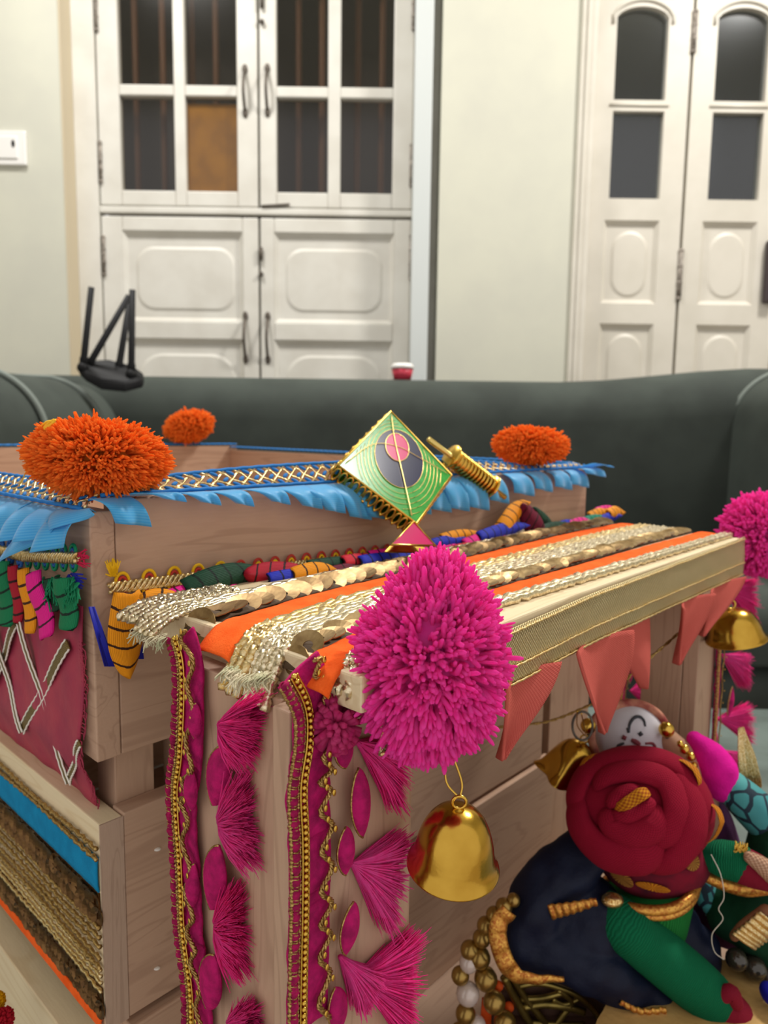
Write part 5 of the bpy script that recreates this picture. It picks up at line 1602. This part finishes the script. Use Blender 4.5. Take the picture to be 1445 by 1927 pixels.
# --- green doll at the right edge
gc = DD(1440, 1690, .455)
d3_ = empty('cloth_doll', Vector((gc.x, gc.y, ZFL)), 'green-clothed doll cut by the right photo edge with a gold-banded wine-red hand', 'doll', 'cloth dolls in the porch')
gcl = plain('deep_green_cloth', '#0d3f26', .85, col2='#0a2f1d', nscale=60, sheen=.3, bump=.3, bscale=700)
lump('body', [[(1470, 1560, .462, 50), (1450, 1640, .460, 56), (1425, 1720, .458, 72)], [(1380, 1720, .462, 48)], [(1450, 1780, .456, 60)]], gcl, d3_, amp=.0018)
limb('arm', [(1338, 1612, .446, 28), (1358, 1616, .442, 34), (1386, 1622, .438, 36)], green_t, d3_)
limb('hand', [(1396, 1628, .4365, 34), (1424, 1640, .434, 32), (1452, 1652, .432, 26)], wine_p, d3_)
limb('net_cuff', [(1412, 1614, .4265, 12), (1436, 1630, .4245, 17), (1456, 1648, .423, 18)], net, d3_)
limb('orange_sash', [(1330, 1650, .446, 11), (1366, 1664, .441, 13), (1404, 1672, .438, 15), (1450, 1668, .435, 14)], zari, d3_)
hem('gold_band', [(1398, 1772, .420), (1420, 1756, .417), (1450, 1730, .415)], lambda a: 52, d3_, gold_t)
limb('band_edge', [(1382, 1762, .424, 9), (1400, 1742, .421, 10), (1440, 1712, .418, 10)], plain('brown_edge', '#7a4a2c', .8), d3_)
mb = MB()
for i in range(70):
    x, y = random.uniform(1384, 1402), random.uniform(1596, 1612)
    mb.tube([DD(x, y + 6, .434), DD(x + random.uniform(-4, 6), y - random.uniform(0, 16), .432)], .00035, 4)
mb.build('gold_fringe', gold, d3_)
# --- gold tinsel tassel and dark glass beads
mb = MB(); rg = np.random.default_rng(4)
for i in range(120):
    t = rg.uniform(-1, 1)
    a = DD(1394 + 5 * t, 1368 + rg.uniform(0, 16), .505); c = DD(1404 + 16 * t, 1420, .503); e = DD(1412 + 22 * t, 1476 + rg.uniform(-8, 8), .50)
    mb.tube(curve([a, c, e], 4), .0004, 4)
tag(mb.build('tinsel_tassel', gold_t), 'gold tinsel tassel standing behind the pink sleeve and teal arm', 'tassel')
glass_b = plain('smoky_glass', '#3a352c', .15, .2, coat=.5)
for i, (x, y, r, lab) in enumerate(((1386, 1806, 20, 'smoky glass bead leftmost of the row before the green doll'), (1420, 1822, 22, 'smoky glass bead in the middle of the row before the green doll'), (1448, 1838, 20, 'smoky glass bead at the right photo edge before the green doll'))):
    tag(MB().ball(DD(x, y, .438), r * ppm(DD(x, y, .438)), nu=18, nv=12).build('glass_bead', glass_b), lab, 'bead', 'smoky beads before the green doll')
tag(MB().ball(DD(1452, 1872, .415), (16 * kh, 24 * kh, 14 * kh)).build('blue_bead', plain('deep_blue', '#1a1a8c', .5, sheen=.3)), 'deep blue bead cut by the right edge near the photo bottom', 'bead')
# --- tan mat under the dolls
ZST = z0_ - .3135
mc = HZ(1340, 1950, ZST)
matm = plain('tan_mat', '#c9a262', .8, col2='#b48a4c', nscale=40, bump=.4, bscale=300)
def mat_r(t): return (.066 + .003 * math.sin(t * 5) + .002 * math.sin(t * 11 + 1))
tag(MB().prism([mc + UA * (mat_r(t) * math.cos(t)) + WA * (.8 * mat_r(t) * math.sin(t)) + ZA * -.021 for t in [6.2832 * i / 60 for i in range(60)]], ZA * .0235).build('tan_mat', matm, None, smooth=False), 'tan stiff round mat on the stand beside the wine-red hand', 'mat')
# --- beaded brass stand under the skirt
st = empty('beaded_stand', HZ(1060, 1960, ZFL), 'pierced brass stand edged with gold and pearl beads under the navy skirt', 'stand')
old_b = plain('old_brass', '#9a8748', .35, .9, col2='#6e5f30', nscale=90)
pearl = plain('pearl', '#d9c9c0', .2, .1, coat=.6, spec=.6)
dB = .425
MB().prism([DD(x, y, dB + .014) for x, y in ((940, 1870), (1010, 1850), (1100, 1862), (1180, 1895), (1200, 1990), (930, 1990))], _f * .004).build('base_plate', plain('stand_dark', '#4a2f22', .7), st, smooth=False)
sc0 = DD(1190, 1890, .43)
MB().lathe([(0, ZFL - ZST + .0005), (.088, ZFL - ZST + .0005), (.09, -.06), (.076, -.030), (.070, -.022), (0, -.0215)], (sc0.x + .004, sc0.y, ZST), ZA, 40).build('drum', plain('stand_dark', '#4a2f22', .7), st)
mb = MB()
def bar(pts, r): mb.tube(curve([DD(x, y, dB + .008) for x, y in pts], 8), r * kh, 8)
bar([(948, 1838), (970, 1880), (1000, 1930), (1020, 1965)], 7); bar([(962, 1836), (990, 1880), (1030, 1930), (1050, 1965)], 6)
bar([(975, 1856), (1010, 1850), (1050, 1858), (1095, 1880), (1140, 1930), (1160, 1965)], 5)
bar([(980, 1880), (1020, 1878), (1060, 1868)], 5); bar([(985, 1896), (1025, 1890), (1070, 1896), (1100, 1905)], 6)
bar([(1000, 1925), (1040, 1928), (1100, 1930)], 6); bar([(1050, 1862), (1075, 1885), (1060, 1910), (1045, 1930)], 5); bar([(1090, 1880), (1062, 1890), (1040, 1880)], 4)
mb.build('pierced_brass', old_b, st)
bx = [(966, 1694, 13, 0), (948, 1706, 16, 0), (930, 1722, 16, 0), (914, 1742, 17, 0), (906, 1766, 17, 0), (884, 1788, 18, 0), (902, 1802, 21, 0), (882, 1812, 18, 1), (866, 1836, 17, 0), (914, 1842, 22, 0), (880, 1870, 22, 1), (930, 1886, 21, 0), (876, 1908, 19, 0), (896, 1930, 19, 1), (950, 1924, 21, 0), (866, 1944, 19, 0)]
for i, (x, y, r, pe) in enumerate(bx):
    p = DD(x, y, lerp(.432, .424, min(1, i / 12)))
    b = MB().ball(p, r * ppm(p), nu=18, nv=12).build('bead', pearl if pe else plain('bead_gold', '#a8894a', .28, .85), st)
    b['label'] = 'pearl bead' if pe else 'gold bead'
mb = MB()
for i in range(50):
    x = random.uniform(908, 926); mb.tube([DD(x, 1880 + random.uniform(-4, 4), .43), DD(x - 4, 1934, .43)], .0005, 4)
for x, y in ((938, 1855), (958, 1895)): mb.ball(DD(x, y, .433), 8 * kh)
mb.build('orange_thread', plain('orange_silk', '#d9541c', .6, sheen=.4), st)
